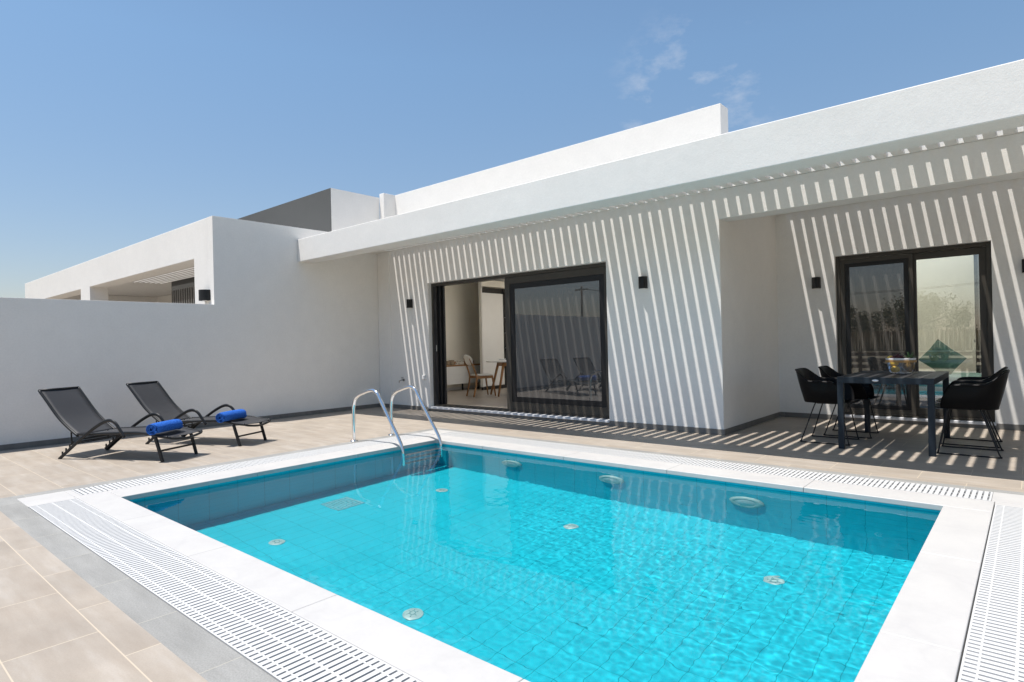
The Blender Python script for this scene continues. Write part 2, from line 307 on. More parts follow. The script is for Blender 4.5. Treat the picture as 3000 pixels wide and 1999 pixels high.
# ------------------------------------------------------------------ mesh helpers
class MB:
    """collects shapes into one mesh"""
    def __init__(s): s.bm = bmesh.new()
    def box(s, x0, x1, y0, y1, z0, z1, rot=None):
        vs = [s.bm.verts.new(p) for p in ((x0, y0, z0), (x1, y0, z0), (x1, y1, z0), (x0, y1, z0), (x0, y0, z1), (x1, y0, z1), (x1, y1, z1), (x0, y1, z1))]
        if rot is not None:
            for v in vs: v.co = rot @ v.co
        for f in ((3, 2, 1, 0), (4, 5, 6, 7), (0, 1, 5, 4), (1, 2, 6, 5), (2, 3, 7, 6), (3, 0, 4, 7)):
            s.bm.faces.new([vs[i] for i in f])
        return s
    def grid(s, xs, ys, zs, filled):
        """solid made of the filled cells; only its outer faces"""
        nx, ny, nz_ = len(xs) - 1, len(ys) - 1, len(zs) - 1; V = {}
        def ok(i, j, k): return 0 <= i < nx and 0 <= j < ny and 0 <= k < nz_ and filled(i, j, k)
        def vt(i, j, k):
            q = (i, j, k)
            if q not in V: V[q] = s.bm.verts.new((xs[i], ys[j], zs[k]))
            return V[q]
        for i in range(nx):
            for j in range(ny):
                for k in range(nz_):
                    if not filled(i, j, k): continue
                    for (d, q) in (((-1, 0, 0), ((0, 0, 0), (0, 0, 1), (0, 1, 1), (0, 1, 0))), ((1, 0, 0), ((1, 0, 0), (1, 1, 0), (1, 1, 1), (1, 0, 1))),
                                   ((0, -1, 0), ((0, 0, 0), (1, 0, 0), (1, 0, 1), (0, 0, 1))), ((0, 1, 0), ((0, 1, 0), (0, 1, 1), (1, 1, 1), (1, 1, 0))),
                                   ((0, 0, -1), ((0, 0, 0), (0, 1, 0), (1, 1, 0), (1, 0, 0))), ((0, 0, 1), ((0, 0, 1), (1, 0, 1), (1, 1, 1), (0, 1, 1)))):
                        if not ok(i + d[0], j + d[1], k + d[2]):
                            s.bm.faces.new([vt(i + a, j + b, k + c) for a, b, c in q])
        return s
    def solid(s, boxes, holes=()):
        """union of boxes minus holes, as one clean shell"""
        ax = [sorted({round(b[a + o], 5) for b in list(boxes) + list(holes) for o in (0, 1)}) for a in (0, 2, 4)]
        def inside(b, p): return all(b[2 * i] < p[i] < b[2 * i + 1] for i in range(3))
        def f(i, j, k):
            p = [(ax[0][i] + ax[0][i + 1]) / 2, (ax[1][j] + ax[1][j + 1]) / 2, (ax[2][k] + ax[2][k + 1]) / 2]
            return any(inside(b, p) for b in boxes) and not any(inside(h, p) for h in holes)
        return s.grid(ax[0], ax[1], ax[2], f)
    def tube(s, pts, r, n=10, cap=True, ry=None):
        pts = [Vector(p) for p in pts]; rings = []; up = None
        for i, p in enumerate(pts):
            t = (pts[min(i + 1, len(pts) - 1)] - pts[max(i - 1, 0)]).normalized()
            if up is None:
                up = Vector((0, 0, 1)) if abs(t.z) < 0.9 else Vector((1, 0, 0))
            a = (up - t * up.dot(t)).normalized(); b = t.cross(a); up = a
            rr = r[i] if isinstance(r, (list, tuple)) else r; r2 = rr if ry is None else ry
            rings.append([s.bm.verts.new(p + a * math.cos(q) * rr + b * math.sin(q) * r2) for q in [2 * math.pi * k / n for k in range(n)]])
        for A, B in zip(rings, rings[1:]):
            for k in range(n): s.bm.faces.new((A[k], A[(k + 1) % n], B[(k + 1) % n], B[k]))
        if cap: s.bm.faces.new(rings[0][::-1]); s.bm.faces.new(rings[-1])
        return s
    def bar(s, p, q, w, h):
        """rectangular bar from p to q, w across, h in the upright plane"""
        p, q = Vector(p), Vector(q); t = (q - p).normalized()
        side = t.cross(Vector((0, 0, 1)))
        side = side.normalized() if side.length > 1e-4 else Vector((0, 1, 0))
        up = side.cross(t)
        vs = []
        for c in (p, q):
            for a, b in ((-1, -1), (1, -1), (1, 1), (-1, 1)): vs.append(s.bm.verts.new(c + side * a * w / 2 + up * b * h / 2))
        for f in ((0, 1, 2, 3), (7, 6, 5, 4), (0, 4, 5, 1), (1, 5, 6, 2), (2, 6, 7, 3), (3, 7, 4, 0)): s.bm.faces.new([vs[i] for i in f])
        return s
    def lathe(s, prof, n=24, c=(0, 0, 0), sx=1.0, sy=1.0, cap=True):
        rings = [[s.bm.verts.new((c[0] + r * sx * math.cos(2 * math.pi * k / n), c[1] + r * sy * math.sin(2 * math.pi * k / n), c[2] + z)) for k in range(n)] for r, z in prof]
        for A, B in zip(rings, rings[1:]):
            for k in range(n): s.bm.faces.new((A[k], A[(k + 1) % n], B[(k + 1) % n], B[k]))
        if cap:
            if prof[0][0] > 1e-6: s.bm.faces.new(rings[0][::-1])
            if prof[-1][0] > 1e-6: s.bm.faces.new(rings[-1])
        return s
    def ball(s, c, r, n=10, sc=(1, 1, 1)):
        m = Matrix.Translation(c) @ Matrix.Diagonal((r * sc[0], r * sc[1], r * sc[2], 1))
        bmesh.ops.create_uvsphere(s.bm, u_segments=n, v_segments=max(4, n // 2 + 1), radius=1.0, matrix=m); return s
    def sheet(s, rows):
        V = [[s.bm.verts.new(p) for p in r] for r in rows]
        for A, B in zip(V, V[1:]):
            for k in range(len(A) - 1): s.bm.faces.new((A[k], A[k + 1], B[k + 1], B[k]))
        return s
    def poly(s, pts, z0, z1):
        a = [s.bm.verts.new((x, y, z0)) for x, y in pts]; b = [s.bm.verts.new((x, y, z1)) for x, y in pts]
        s.bm.faces.new(a[::-1]); s.bm.faces.new(b); n = len(a)
        for k in range(n): s.bm.faces.new((a[k], a[(k + 1) % n], b[(k + 1) % n], b[k]))
        return s
    def build(s, name, mat, parent=None, smooth=False, bevel=0.0, seg=2, solidify=0.0, subsurf=0, loc=None, normals=True):
        if normals: bmesh.ops.recalc_face_normals(s.bm, faces=s.bm.faces)
        me = D.meshes.new(name); s.bm.to_mesh(me); s.bm.free()
        mats = mat if isinstance(mat, (list, tuple)) else [mat]
        for q in mats: me.materials.append(M[q] if isinstance(q, str) else q)
        o = D.objects.new(name, me); COL.objects.link(o)
        if loc: o.location = loc
        if parent is not None: o.parent = parent
        if smooth:
            me.polygons.foreach_set('use_smooth', [True] * len(me.polygons))
            if smooth == 'auto':
                me.set_sharp_from_angle(angle=R(40))
        if solidify:
            q = o.modifiers.new('thickness', 'SOLIDIFY'); q.thickness = solidify; q.offset = 0
        if subsurf:
            q = o.modifiers.new('smooth', 'SUBSURF'); q.levels = subsurf; q.render_levels = subsurf
        if bevel:
            q = o.modifiers.new('edges', 'BEVEL'); q.width = bevel; q.segments = seg; q.limit_method = 'ANGLE'; q.angle_limit = R(40); q.harden_normals = False
        return o
def tag(o, label=None, cat=None, group=None, kind=None):
    if label: o['label'] = label
    if cat: o['category'] = cat
    if group: o['group'] = group
    if kind: o['kind'] = kind
    return o
def empty(name, loc, label, cat, rz=0.0, group=None):
    o = D.objects.new(name, None); COL.objects.link(o); o.location = loc; o.rotation_euler = (0, 0, rz); o.empty_display_size = 0.2
    return tag(o, label, cat, group)
def copy_tree(o, parent=None):
    c = o.copy(); COL.objects.link(c)
    if parent is not None: c.parent = parent
    for ch in list(o.children): copy_tree(ch, c)
    return c
def caustic(o, cast=False):
    if cast: o.cycles.is_caustics_caster = True
    else: o.cycles.is_caustics_receiver = True
    return o
def smooth_path(pts, n=5):
    """Catmull-Rom through the points"""
    P = [Vector(p) for p in pts]; out = []
    for i in range(len(P) - 1):
        a, b, c, d = P[max(i - 1, 0)], P[i], P[i + 1], P[min(i + 2, len(P) - 1)]
        for k in range(n):
            t = k / n
            out.append(0.5 * ((2 * b) + (c - a) * t + (2 * a - 5 * b + 4 * c - d) * t * t + (3 * b - a - 3 * c + d) * t ** 3))
    out.append(P[-1]); return out

# ------------------------------------------------------------------ layout (metres; x along the facade, y into the house)
XL = -5.264                      # face of the boundary wall
XC = 1.479                       # outer corner of the main block
YR = 2.13                        # back wall of the dining recess
PX0, PX1, PY0, PY1 = -1.278, 3.849, -5.573, -2.168          # pool
GX0, GX1, GY0, GY1 = -1.612, 4.097, -5.793, -1.866          # inside of the grate ring
OX0, OX1, OY0, OY1 = -1.925, 4.410, -6.107, -1.553          # outside of the grate ring
BX0, BX1, BY0, BY1 = -2.080, 4.565, -6.265, -1.440          # outside of the grey border
ZW = -0.052                      # water level
ZP = -1.18                       # pool floor

# ------------------------------------------------------------------ setting: ground, paving, pool
def ring(mb, o, i, z0, z1):
    return mb.solid([(o[0], o[1], o[2], o[3], z0, z1)], [(i[0], i[1], i[2], i[3], z0 - 1, z1 + 1)])
g = MB().solid([(-400, 400, -500, 300, -1.6, -0.16)], [(-6.2, 9.4, -9.4, 6.9, -3, 0.5)]).build('ground', 'field'); tag(g, kind='structure')
t = MB().solid([(XL - 0.3, 9.5, -9.5, 0.12, -0.2, 0.0), (XC + 0.02, 9.5, 0.12, 2.2, -0.2, 0.0)], [(BX0, BX1, BY0, BY1, -1, 1)]).build('terrace_paving', 'beige_tile'); tag(t, kind='structure')
b = MB(); b.box(BX0, BX1, BY0, OY0, -0.2, 0.0); b.box(BX0, BX1, OY1, BY1, -0.2, 0.0)
tag(b.build('border_paving', 'grey_tile'), kind='structure')
b = MB(); b.box(BX0, OX0, OY0, OY1, -0.2, 0.0); b.box(OX1, BX1, OY0, OY1, -0.2, 0.0)
tag(b.build('border_paving', 'grey_tile_y'), kind='structure')
# white edge strip and the channel under the grates
ch = MB(); ring(ch, (OX0, OX1, OY0, OY1), (GX0, GX1, GY0, GY1), -0.2, -0.055); tag(ch.build('overflow_channel', 'channel'), kind='structure')
# marble coping, cut into slabs
cp = MB()
def run(a0, a1, n):
    e = [a0 + (a1 - a0) * k / n for k in range(n + 1)]
    return [(e[k] + (0.0009 if k else 0), e[k + 1] - (0.0009 if k < n - 1 else 0)) for k in range(n)]
for a, c in run(GX0, GX1, 5):
    cp.box(a, c, GY0, PY0 + 0.012, -0.036, 0.004); cp.box(a, c, PY1 - 0.012, GY1, -0.036, 0.004)
for a, c in run(PY0 + 0.0125, PY1 - 0.0125, 3):
    cp.box(GX0, PX0 + 0.012, a, c, -0.036, 0.004); cp.box(PX1 - 0.012, GX1, a, c, -0.036, 0.004)
tag(cp.build('pool_coping', 'marble', bevel=0.005, seg=3), kind='structure')
pb = MB().solid([(GX0, GX1, GY0, GY1, ZP - 0.2, -0.037)], [(PX0, PX1, PY0, PY1, ZP, 1)])
caustic(tag(pb.build('pool_basin', 'pool_tile'), kind='structure'))
wm = MB(); NX, NY = 520, 345; rows = []
for j in range(NY + 1):
    y = PY0 + (PY1 - PY0) * j / NY; row = []
    for i in range(NX + 1):
        x = PX0 + (PX1 - PX0) * i / NX
        calm = 0.28 + 0.95 * max(0.0, min(1.0, 0.6 * noise.noise(Vector((x * 0.5, y * 0.5, 3.1))) + 0.45 + 0.28 * (x - 1.0)))
        h = 0.0018 * noise.noise(Vector((x * 1.7 + 4, y * 2.2, 0.4))) + 0.0009 * noise.noise(Vector((x * 4.6, y * 6.0 + 9, 1.7))) + 0.00034 * noise.noise(Vector((x * 9.5, y * 12.5, 5.2))) + 0.00027 * noise.noise(Vector((x * 19, y * 25, 8.2))) + 0.00010 * noise.noise(Vector((x * 36, y * 44, 2.2)))
        row.append((x, y, ZW + h * calm))
    rows.append(row)
caustic(tag(wm.sheet(rows).build('pool_water', 'water', smooth=True, normals=False), kind='structure'), cast=True)

# overflow grates: rows of slots between ribs
def grate(x0, x1, y0, y1, along, label):
    L0, L1 = (x0, x1) if along == 'x' else (y0, y1); T0, T1 = (y0, y1) if along == 'x' else (x0, x1)
    n = int((L1 - L0) / 0.0347); p = (L1 - L0) / n; le = [L0]
    for k in range(n):
        le += [L0 + (k + 0.34) * p, L0 + (k + 0.66) * p]
    le.append(L1)
    tw = T1 - T0; te = [T0 + f * tw for f in (0, 0.024, 0.144, 0.166, 0.457, 0.489, 0.832, 0.856, 0.976, 1)] if along == 'x' else [T0 + f * tw for f in (0, 0.024, 0.144, 0.166, 0.475, 0.507, 0.832, 0.856, 0.976, 1)]
    f = lambda a, b_: not (a % 2 == 1 and b_ % 2 == 1)
    zz = [-0.014, 0.003]; mb = MB()
    if along == 'x': mb.grid(le, te, zz, lambda i, j, k: f(i, j))
    else: mb.grid(te, le, zz, lambda i, j, k: f(j, i))
    # ledge the grate sits on
    e = 0.045
    if along == 'x': mb.box(x0, x1, y0, y0 + e, -0.05, -0.017); mb.box(x0, x1, y1 - e, y1, -0.05, -0.017)
    else: mb.box(x0, x0 + e, y0, y1, -0.05, -0.017); mb.box(x1 - e, x1, y0, y1, -0.05, -0.017)
    return tag(mb.build('overflow_grate', 'grate'), label, 'grate', 'white overflow grates around the pool')
grate(GX0 + 0.09, GX1 + 0.02, OY0 + 0.004, GY0 - 0.004, 'x', 'white slotted overflow grate with many rows in the foreground beside grey border tiles')
grate(GX0 + 0.02, GX1 - 0.02, GY1 + 0.004, OY1 - 0.004, 'x', 'white slotted overflow grate along the pool edge facing the house')
grate(OX0 + 0.004, GX0 - 0.004, GY0 + 0.05, GY1 - 0.02, 'y', 'white slotted overflow grate between the pool ladder and the sun loungers side')
grate(GX1 + 0.006, OX1 - 0.004, GY0 - 0.02, GY1 - 0.09, 'y', 'white slotted overflow grate at the right edge of the picture')
for (x0, x1, y0, y1, lb) in ((OX0, GX0 + 0.088, OY0, GY0 - 0.002, 'white marble corner plate nearest the grey border tiles at left'), (OX0, GX0 + 0.018, GY1 + 0.002, OY1, 'white marble corner plate behind the pool ladder'),
                             (GX1 - 0.018, OX1, GY1 + 0.002, OY1, 'white marble corner plate beside the end of the slotted grate near the dining table'), ):
    tag(MB().box(x0, x1, y0, y1, -0.05, 0.004).build('corner_plate', 'marble', bevel=0.003), lb, 'corner plate', 'marble corner plates of the overflow channel')
tag(MB().box(OX0, GX0 - 0.002, GY0 - 0.0015, GY0 + 0.048, -0.05, 0.0035).build('filler_strip', 'marble', bevel=0.002), 'narrow white marble strip closing the side grate at the corner plate', 'strip')
tag(MB().box(GX1 + 0.003, OX1, GY1 - 0.088, GY1 + 0.0005, -0.05, 0.0035).build('filler_strip', 'marble', bevel=0.002), 'narrow white marble strip ending the right hand grate', 'strip')

# ------------------------------------------------------------------ the house
house = empty('house', (0, 0, 0), 'white flat roofed villa with a slatted concrete overhang and dark framed sliding doors', 'house')
DX0, DX1, ZD = -3.831, -0.125, 2.273
WX0, WX1 = 2.253, 3.957
wall = MB().solid([(-6.6, XC, 0, 6.6, -0.1, 3.05), (XC, 9.5, YR, 6.8, -0.1, 3.05),
                   (XC, 9.5, 0, 0.28, 2.612, 2.9665),
                   (-5.26, 1.392, 0.35, 0.6, 3.05, 4.137), 
                   (-5.26, -5.125, 0.075, 0.35, 3.05, 4.137)],
                  [(-6.3, 1.25, 0.25, 4.9, 0.07, 2.72), (DX0, DX1, -1, 0.3, 0.0, ZD), (-1.3, 1.15, 0.75, 4.75, 2.6, 3.2), (-2.9, -1.3, 3.0, 4.75, 2.6, 3.2), (-1.9, -1.3, 1.9, 3.0, 2.6, 3.2), (-3.6, 1.15, 4.8, 7.0, 0.1, 2.6), (-6.1, -2.75, 0.36, 0.93, 2.6, 3.2), (-2.75, -1.3, 0.36, 3.0, 2.6, 3.2), (-3.6, -2.75, 2.0, 3.0, 2.6, 3.2), (-4.6, -2.9, 3.0, 4.7, 2.6, 3.2), (1.9, 3.95, 2.55, 5.3, 2.6, 3.2),  # roof and rear cut-outs are added to brighten rooms, out of view
                   (1.73, 8.6, 2.38, 5.4, 0.07, 2.72), (WX0, WX1, 2.0, 2.5, 0.0, ZD), (3.95, 8.5, 2.5, 5.3, 2.6, 3.2)])  # the last roof cut-out is likewise added, unseen, to brighten the bedroom
wall.build('wall', 'stucco', house, bevel=0.006)
# shallow pilaster in the inner corner
MB().box(XL + 0.001, -4.90, -0.014, 0.004, 0.0, 2.966).build('pilaster', 'stucco', house, bevel=0.005)
MB().box(XL + 0.002, 9.5, -1.685, -1.385, 2.659, 3.046).build('front_beam', 'stucco', house, bevel=0.008)
# slotted slab
PITCH, SX0 = 0.1436, -4.784
slots = [SX0 + PITCH * k for k in range(96)]
xs = [XL + 0.002]
for c in slots: xs += [c - 0.0252, c + 0.0252]
xs.append(9.5)
ys = [-1.3848, -1.383, -0.031, -0.0005]
MB().grid(xs, ys, [2.967, 3.040], lambda i, j, k: not (i % 2 == 1 and j == 1)).build('pergola_slab', 'stucco', house)
xs2 = [XC + 0.001]
for c in slots:
    if c > XC + 0.1: xs2 += [c - 0.0252, c + 0.0252]
xs2.append(9.5)
MB().grid(xs2, [0.0005, 0.50, 2.102, YR - 0.001], [2.967, 3.040], lambda i, j, k: not (i % 2 == 1 and j == 1)).build('pergola_slab', 'stucco', house)
sk = MB(); sk.box(XL + 0.012, DX0 - 0.001, -0.026, 0.001, 0.001, 0.07); sk.box(DX1 + 0.001, XC + 0.011, -0.011, 0.001, 0.001, 0.07); sk.box(DX0, DX1, -0.011, 0.05, 0.001, 0.046)
sk.box(XC - 0.0005, XC + 0.011, 0.001, YR - 0.011, 0.001, 0.07); sk.box(XC + 0.011, WX0, YR - 0.011, YR + 0.001, 0.001, 0.07); sk.box(WX1, 9.5, YR - 0.011, YR + 0.001, 0.001, 0.07); sk.box(WX0, WX1, YR - 0.011, YR + 0.05, 0.001, 0.046)
sk.build('skirting', 'skirt', house, bevel=0.002)
for (a, c, y) in ((DX0 - 0.02, DX1 + 0.012, 0.0), (WX0 - 0.01, WX1 + 0.012, YR)):
    MB().box(a, c, y - 0.036, y - 0.0005, 0.046, 0.078).box(a + 0.022, c - 0.014, y - 0.0004, y + 0.30, 0.047, 0.077).build('sill', 'sill', house, bevel=0.004)
# indoor surfaces
fl = MB().box(-6.29, 1.24, 0.301, 4.89, 0.0705, 0.078).build('indoor_floor', 'inner_floor', house)
MB().box(1.74, 8.59, YR + 0.305, 5.39, 0.0705, 0.078).build('indoor_floor', 'inner_floor', house)
for bx_ in ((-6.298, -6.285, 0.26, 4.885), (-6.284, -3.61, 4.885, 4.897), (1.236, 1.248, 0.26, 4.884), (1.732, 1.744, 2.39, 5.385), (1.745, 8.58, 5.386, 5.397)):
    MB().box(*bx_, 0.08, 2.705).build('indoor_wall', 'inner_wall', house)
MB().box(-6.284, -6.272, 0.27, 4.88, 0.08, 0.14).build('indoor_skirting', 'lacquer', house)

rp_ = MB().solid([(-6.12, -2.77, 0.355, 0.95, 2.80, 2.812), (-2.77, -1.92, 0.355, 3.02, 2.80, 2.812), (-3.62, -2.77, 1.98, 3.02, 2.80, 2.812), (-4.62, -2.92, 3.02, 4.72, 2.80, 2.812), (-1.92, -1.28, 0.355, 1.88, 2.80, 2.812)]); rp_.build('added_light_panel', 'milky', house)  # unseen translucent panels, added to spread sunlight into the living room
MB().box(1.88, 3.96, 2.53, 5.32, 2.80, 2.812).build('added_light_panel', 'milky', house)  # same kind of added panel, lighting the bedroom from above
added_bounce_sheet = MB().box(-1.6, 1.1, 0.9, 4.8, 0.0782, 0.09).build('added_bounce_sheet', 'fabric_white'); tag(added_bounce_sheet, 'white sheet added out of view to bounce light into the living room', 'added_bounce_sheet')  # hidden white reflector, added to bounce sun from the roof openings
added_bounce_sheet2 = MB().box(4.5, 8.4, 2.7, 5.3, 0.0782, 0.09).build('added_bounce_sheet', 'fabric_white'); tag(added_bounce_sheet2, 'white sheet added out of view to bounce light into the bedroom', 'added_bounce_sheet')  # second hidden reflector, added to brighten the bedroom
# sliding door of the living room: the left leaves are pushed into the stack, the right one carries an insect screen
door = D.objects.new('sliding_door', None); COL.objects.link(door); door.parent = house; door.location = (0, 0, 0)
f = MB(); y0, y1 = 0.085, 0.24
f.box(DX0 + 0.002, DX0 + 0.045, y0, y1, 0.08, ZD - 0.003); f.box(DX1 - 0.045, DX1 - 0.002, y0, y1, 0.08, ZD - 0.003)
f.box(DX0 + 0.046, DX1 - 0.046, y0, y1, ZD - 0.05, ZD - 0.003); f.box(DX0 + 0.046, DX1 - 0.046, y0, y1, 0.0782, 0.098)
for q in (0.10, 0.15, 0.20): f.box(DX0 + 0.046, DX1 - 0.046, q, q + 0.012, 0.0985, 0.112)
f.build('frame', 'bronze', door, bevel=0.002)
st = MB()
for k, (q, w) in enumerate(((0.088, 0.045), (0.135, 0.055), (0.185, 0.062))): st.box(DX0 + 0.047 + k * 0.028, DX0 + 0.075 + w + k * 0.035, q, q + 0.042, 0.113, ZD - 0.052)
st.build('stacked_leaf', 'black_alu', door, bevel=0.002)
MB().box(DX0 + 0.105, DX0 + 0.118, 0.078, 0.0875, 1.06, 1.17).build('handle', 'dull_steel', door, bevel=0.003)
def leaf(parent, x0, x1, ya, yb, z0, z1, w, wr, pane, mat='bronze', inner=None):
    m = MB().solid([(x0, x1, ya, yb, z0, z1)], [(x0 + w, x1 - wr, ya - 1, yb + 1, z0 + w * 1.15, z1 - w)])
    m.build('leaf_frame', mat, parent, bevel=0.002)
    q = 0.0
    if inner:
        q = inner
        MB().solid([(x0 + w + 0.001, x1 - wr - 0.001, ya + 0.008, yb - 0.006, z0 + w * 1.15 + 0.001, z1 - w - 0.001)], [(x0 + w + q, x1 - wr - q, ya - 1, yb + 1, z0 + w * 1.15 + q, z1 - w - q)]).build('leaf_frame', 'black_alu', parent, bevel=0.002)
    MB().box(x0 + w + q, x1 - wr - q, (ya + yb) / 2 - 0.001, (ya + yb) / 2 + 0.001, z0 + w * 1.15 + q, z1 - w - q).build('pane', pane, parent)
leaf(door, -2.085, DX1 - 0.047, 0.098, 0.135, 0.114, ZD - 0.052, 0.105, 0.05, 'screen', 'bronze', 0.085)

# window of the recess
win = D.objects.new('sliding_window', None); COL.objects.link(win); win.parent = house
f = MB(); y0, y1 = YR + 0.055, YR + 0.2
f.box(WX0 + 0.002, WX0 + 0.05, y0, y1, 0.08, ZD - 0.003); f.box(WX1 - 0.05, WX1 - 0.002, y0, y1, 0.08, ZD - 0.003)
f.box(WX0 + 0.051, WX1 - 0.051, y0, y1, ZD - 0.05, ZD - 0.003); f.box(WX0 + 0.051, WX1 - 0.051, y0, y1, 0.0782, 0.10)
f.build('frame', 'bronze', win, bevel=0.002)
leaf(win, WX0 + 0.052, 3.155, YR + 0.063, YR + 0.10, 0.105, ZD - 0.053, 0.055, 0.05, 'screen', 'bronze', 0.055)
leaf(win, 3.10, WX1 - 0.051, YR + 0.106, YR + 0.142, 0.105, ZD - 0.053, 0.085, 0.075, 'pane', 'bronze')

# ------------------------------------------------------------------ boundary wall with its raised end
bw = empty('boundary_wall', (0, 0, 0), 'plain white rendered boundary wall in shade, stepping up to a tall end by the house', 'wall')
MB().solid([(XL - 0.2, XL, -9.5, -3.103, -0.2, 1.88), (XL - 0.2, XL, -3.103, -1.065, -0.2, 3.257), (XL - 0.2, XL - 0.004, -1.065, -0.001, -0.2, 3.257)]).build('wall', 'stucco', bw, bevel=0.006)
MB().box(XL - 0.0005, XL + 0.011, -9.5, -0.027, 0.001, 0.07).build('skirting', 'skirt', bw, bevel=0.002).rotation_euler = (0, 0, 0)

# ------------------------------------------------------------------ the house next door
nb = empty('neighbouring_house', (0, 0, 0), 'white neighbouring villa beyond the boundary wall with a charcoal roof block', 'house')
ny = -3.103
MB().solid([(-18.06, XL - 0.2, ny, ny + 0.36, 2.66, 3.257), (-5.99, XL - 0.2, ny, ny + 0.36, -0.2, 2.66), (-12.40, -11.69, ny, ny + 0.36, -0.2, 2.66), (-18.06, -17.5, ny, ny + 0.36, -0.2, 2.66)]).build('front_beam', 'stucco', nb, bevel=0.008)
rb = MB().solid([(-12.73, XL - 0.21, -1.0, -0.01, -0.2, 3.262), (-12.73, XL + 0.001, -1.0, 0.072, 3.262, 4.066)])
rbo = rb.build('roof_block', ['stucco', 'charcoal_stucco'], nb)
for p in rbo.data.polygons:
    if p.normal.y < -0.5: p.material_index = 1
MB().solid([(-18.06, -17.7, ny + 0.361, 0.3, -0.2, 2.985), (-30, -12.735, 0.3, 0.55, -0.2, 2.985)]).build('wall', 'stucco', nb, bevel=0.006)
nys = [ny + 0.361]
for k in range(11): nys += [-2.36 + 0.125 * k, -2.36 + 0.125 * k + 0.045]
nys.append(-1.002)
MB().grid([-18.06, -13.4, -7.2, XL - 0.201], nys, [2.99, 3.046], lambda i, j, k: not (j % 2 == 1 and i == 1)).build('pergola_slab', 'stucco', nb)
MB().box(-18.06, -12.74, -1.001, 0.55, 2.99, 3.046).build('pergola_slab', 'stucco', nb)
sh = MB().box(-12.72, -10.6, -1.032, -1.003, 0.0, 2.985)
sh.build('shutter', 'charcoal_stucco', nb)
for k in range(13): MB().box(-12.6 + 0.1436 * k, -12.562 + 0.1436 * k, -1.05, -1.0325, 0.05, 2.75).build('shutter_rib', 'shutter_grey', nb)
tag(MB().box(-18.0, XL - 0.3, ny - 6.4, 0.88, -0.12, 0.0).build('neighbouring_terrace', 'beige_tile'), kind='structure')

# ------------------------------------------------------------------ wall lamps, tap, socket
def lamp(x, y, z, label, r=0.055):
    o = empty('wall_lamp', (x, y, z), label, 'wall lamp', 0, 'black wall lamps')
    pts = [(-r, 0.0)] + [(-r * math.cos(a), -0.03 - r * math.sin(a)) for a in [math.pi * k / 12 for k in range(13)]] + [(r, 0.0)]
    MB().poly(pts, -0.078, 0.078).build('lamp_body', 'lamp_black', o, smooth='auto', bevel=0.002)
    MB().lathe([(0.001, 0), (0.036, 0)], 16, (0, -0.036, -0.0785), cap=False).build('lens', 'white_plastic', o)
    return o
lamp(-4.30, 0.0, 1.94, 'black half round wall lamp left of the open sliding door')
lamp(0.452, 0.0, 1.928, 'black half round wall lamp right of the sliding door, among light stripes')
lamp(2.017, YR, 1.924, 'black half round wall lamp between the recess corner and the window')
lamp(4.285, YR, 1.935, 'black half round wall lamp cut by the right edge of the picture', 0.05)
lamp(-5.50, ny, 2.035, "black half round wall lamp on the neighbouring villa's corner pillar", 0.075).scale = (1.45, 1.2, 1.08)
tp = empty('garden_tap', (-4.545, 0, 0.535), 'small metal garden tap on the wall left of the sliding door', 'tap')
rosette = MB()
rosette.tube([(0, 0.0, 0), (0, -0.012, 0)], 0.024, 14).build('rosette', 'tap', tp, smooth='auto')
MB().tube(smooth_path([(0, -0.01, 0), (0, -0.06, 0.0), (-0.02, -0.085, -0.012), (-0.035, -0.09, -0.05)], 5), 0.0085, 10).build('spout', 'tap', tp, smooth=True)
MB().tube([(0, -0.045, 0.006), (0, -0.045, 0.04)], 0.005, 8).tube([(-0.028, -0.045, 0.043), (0.028, -0.045, 0.043)], 0.0055, 8).build('handle', 'tap', tp, smooth=True)
so = empty('power_socket', (-3.962, 0, 0.596), 'small white covered socket on the wall beside the door frame', 'socket')
MB().box(-0.036, 0.036, -0.034, 0, -0.036, 0.036).build('housing', 'white_plastic', so, bevel=0.005)
MB().box(-0.03, 0.03, -0.041, -0.0345, -0.03, 0.028).build('cover', 'white_plastic', so, bevel=0.003)

# ------------------------------------------------------------------ pool ladder
ld = empty('pool_ladder', (-2.06, -2.52, 0), 'polished steel pool ladder with two looped handrails at the far corner of the pool', 'ladder')
prof = [(0.0, 0.0), (0.0, 0.22), (0.003, 0.40), (0.03, 0.505), (0.105, 0.572), (0.235, 0.615), (0.355, 0.645), (0.43, 0.645), (0.495, 0.61), (0.56, 0.525), (0.765, 0.25), (0.88, 0.10), (0.925, 0.02), (0.945, -0.08), (0.95, -0.30), (0.95, -0.72)]
for yy in (-0.29, 0.29):
    hr = MB().tube(smooth_path([(x, yy, z) for x, z in prof], 6), 0.0205, 14).build('handrail', 'steel', ld, smooth=True); caustic(hr)
    MB().lathe([(0.0, 0.0), (0.05, 0.001), (0.05, 0.008), (0.043, 0.016), (0.022, 0.02)], 24, (0, yy, 0.001), cap=False).build('flange', 'steel', hr, smooth='auto')
for z in (-0.17, -0.40, -0.63):
    caustic(MB().box(0.915, 0.985, -0.27, 0.27, z - 0.011, z + 0.011).build('step', 'dull_steel', ld, bevel=0.006))

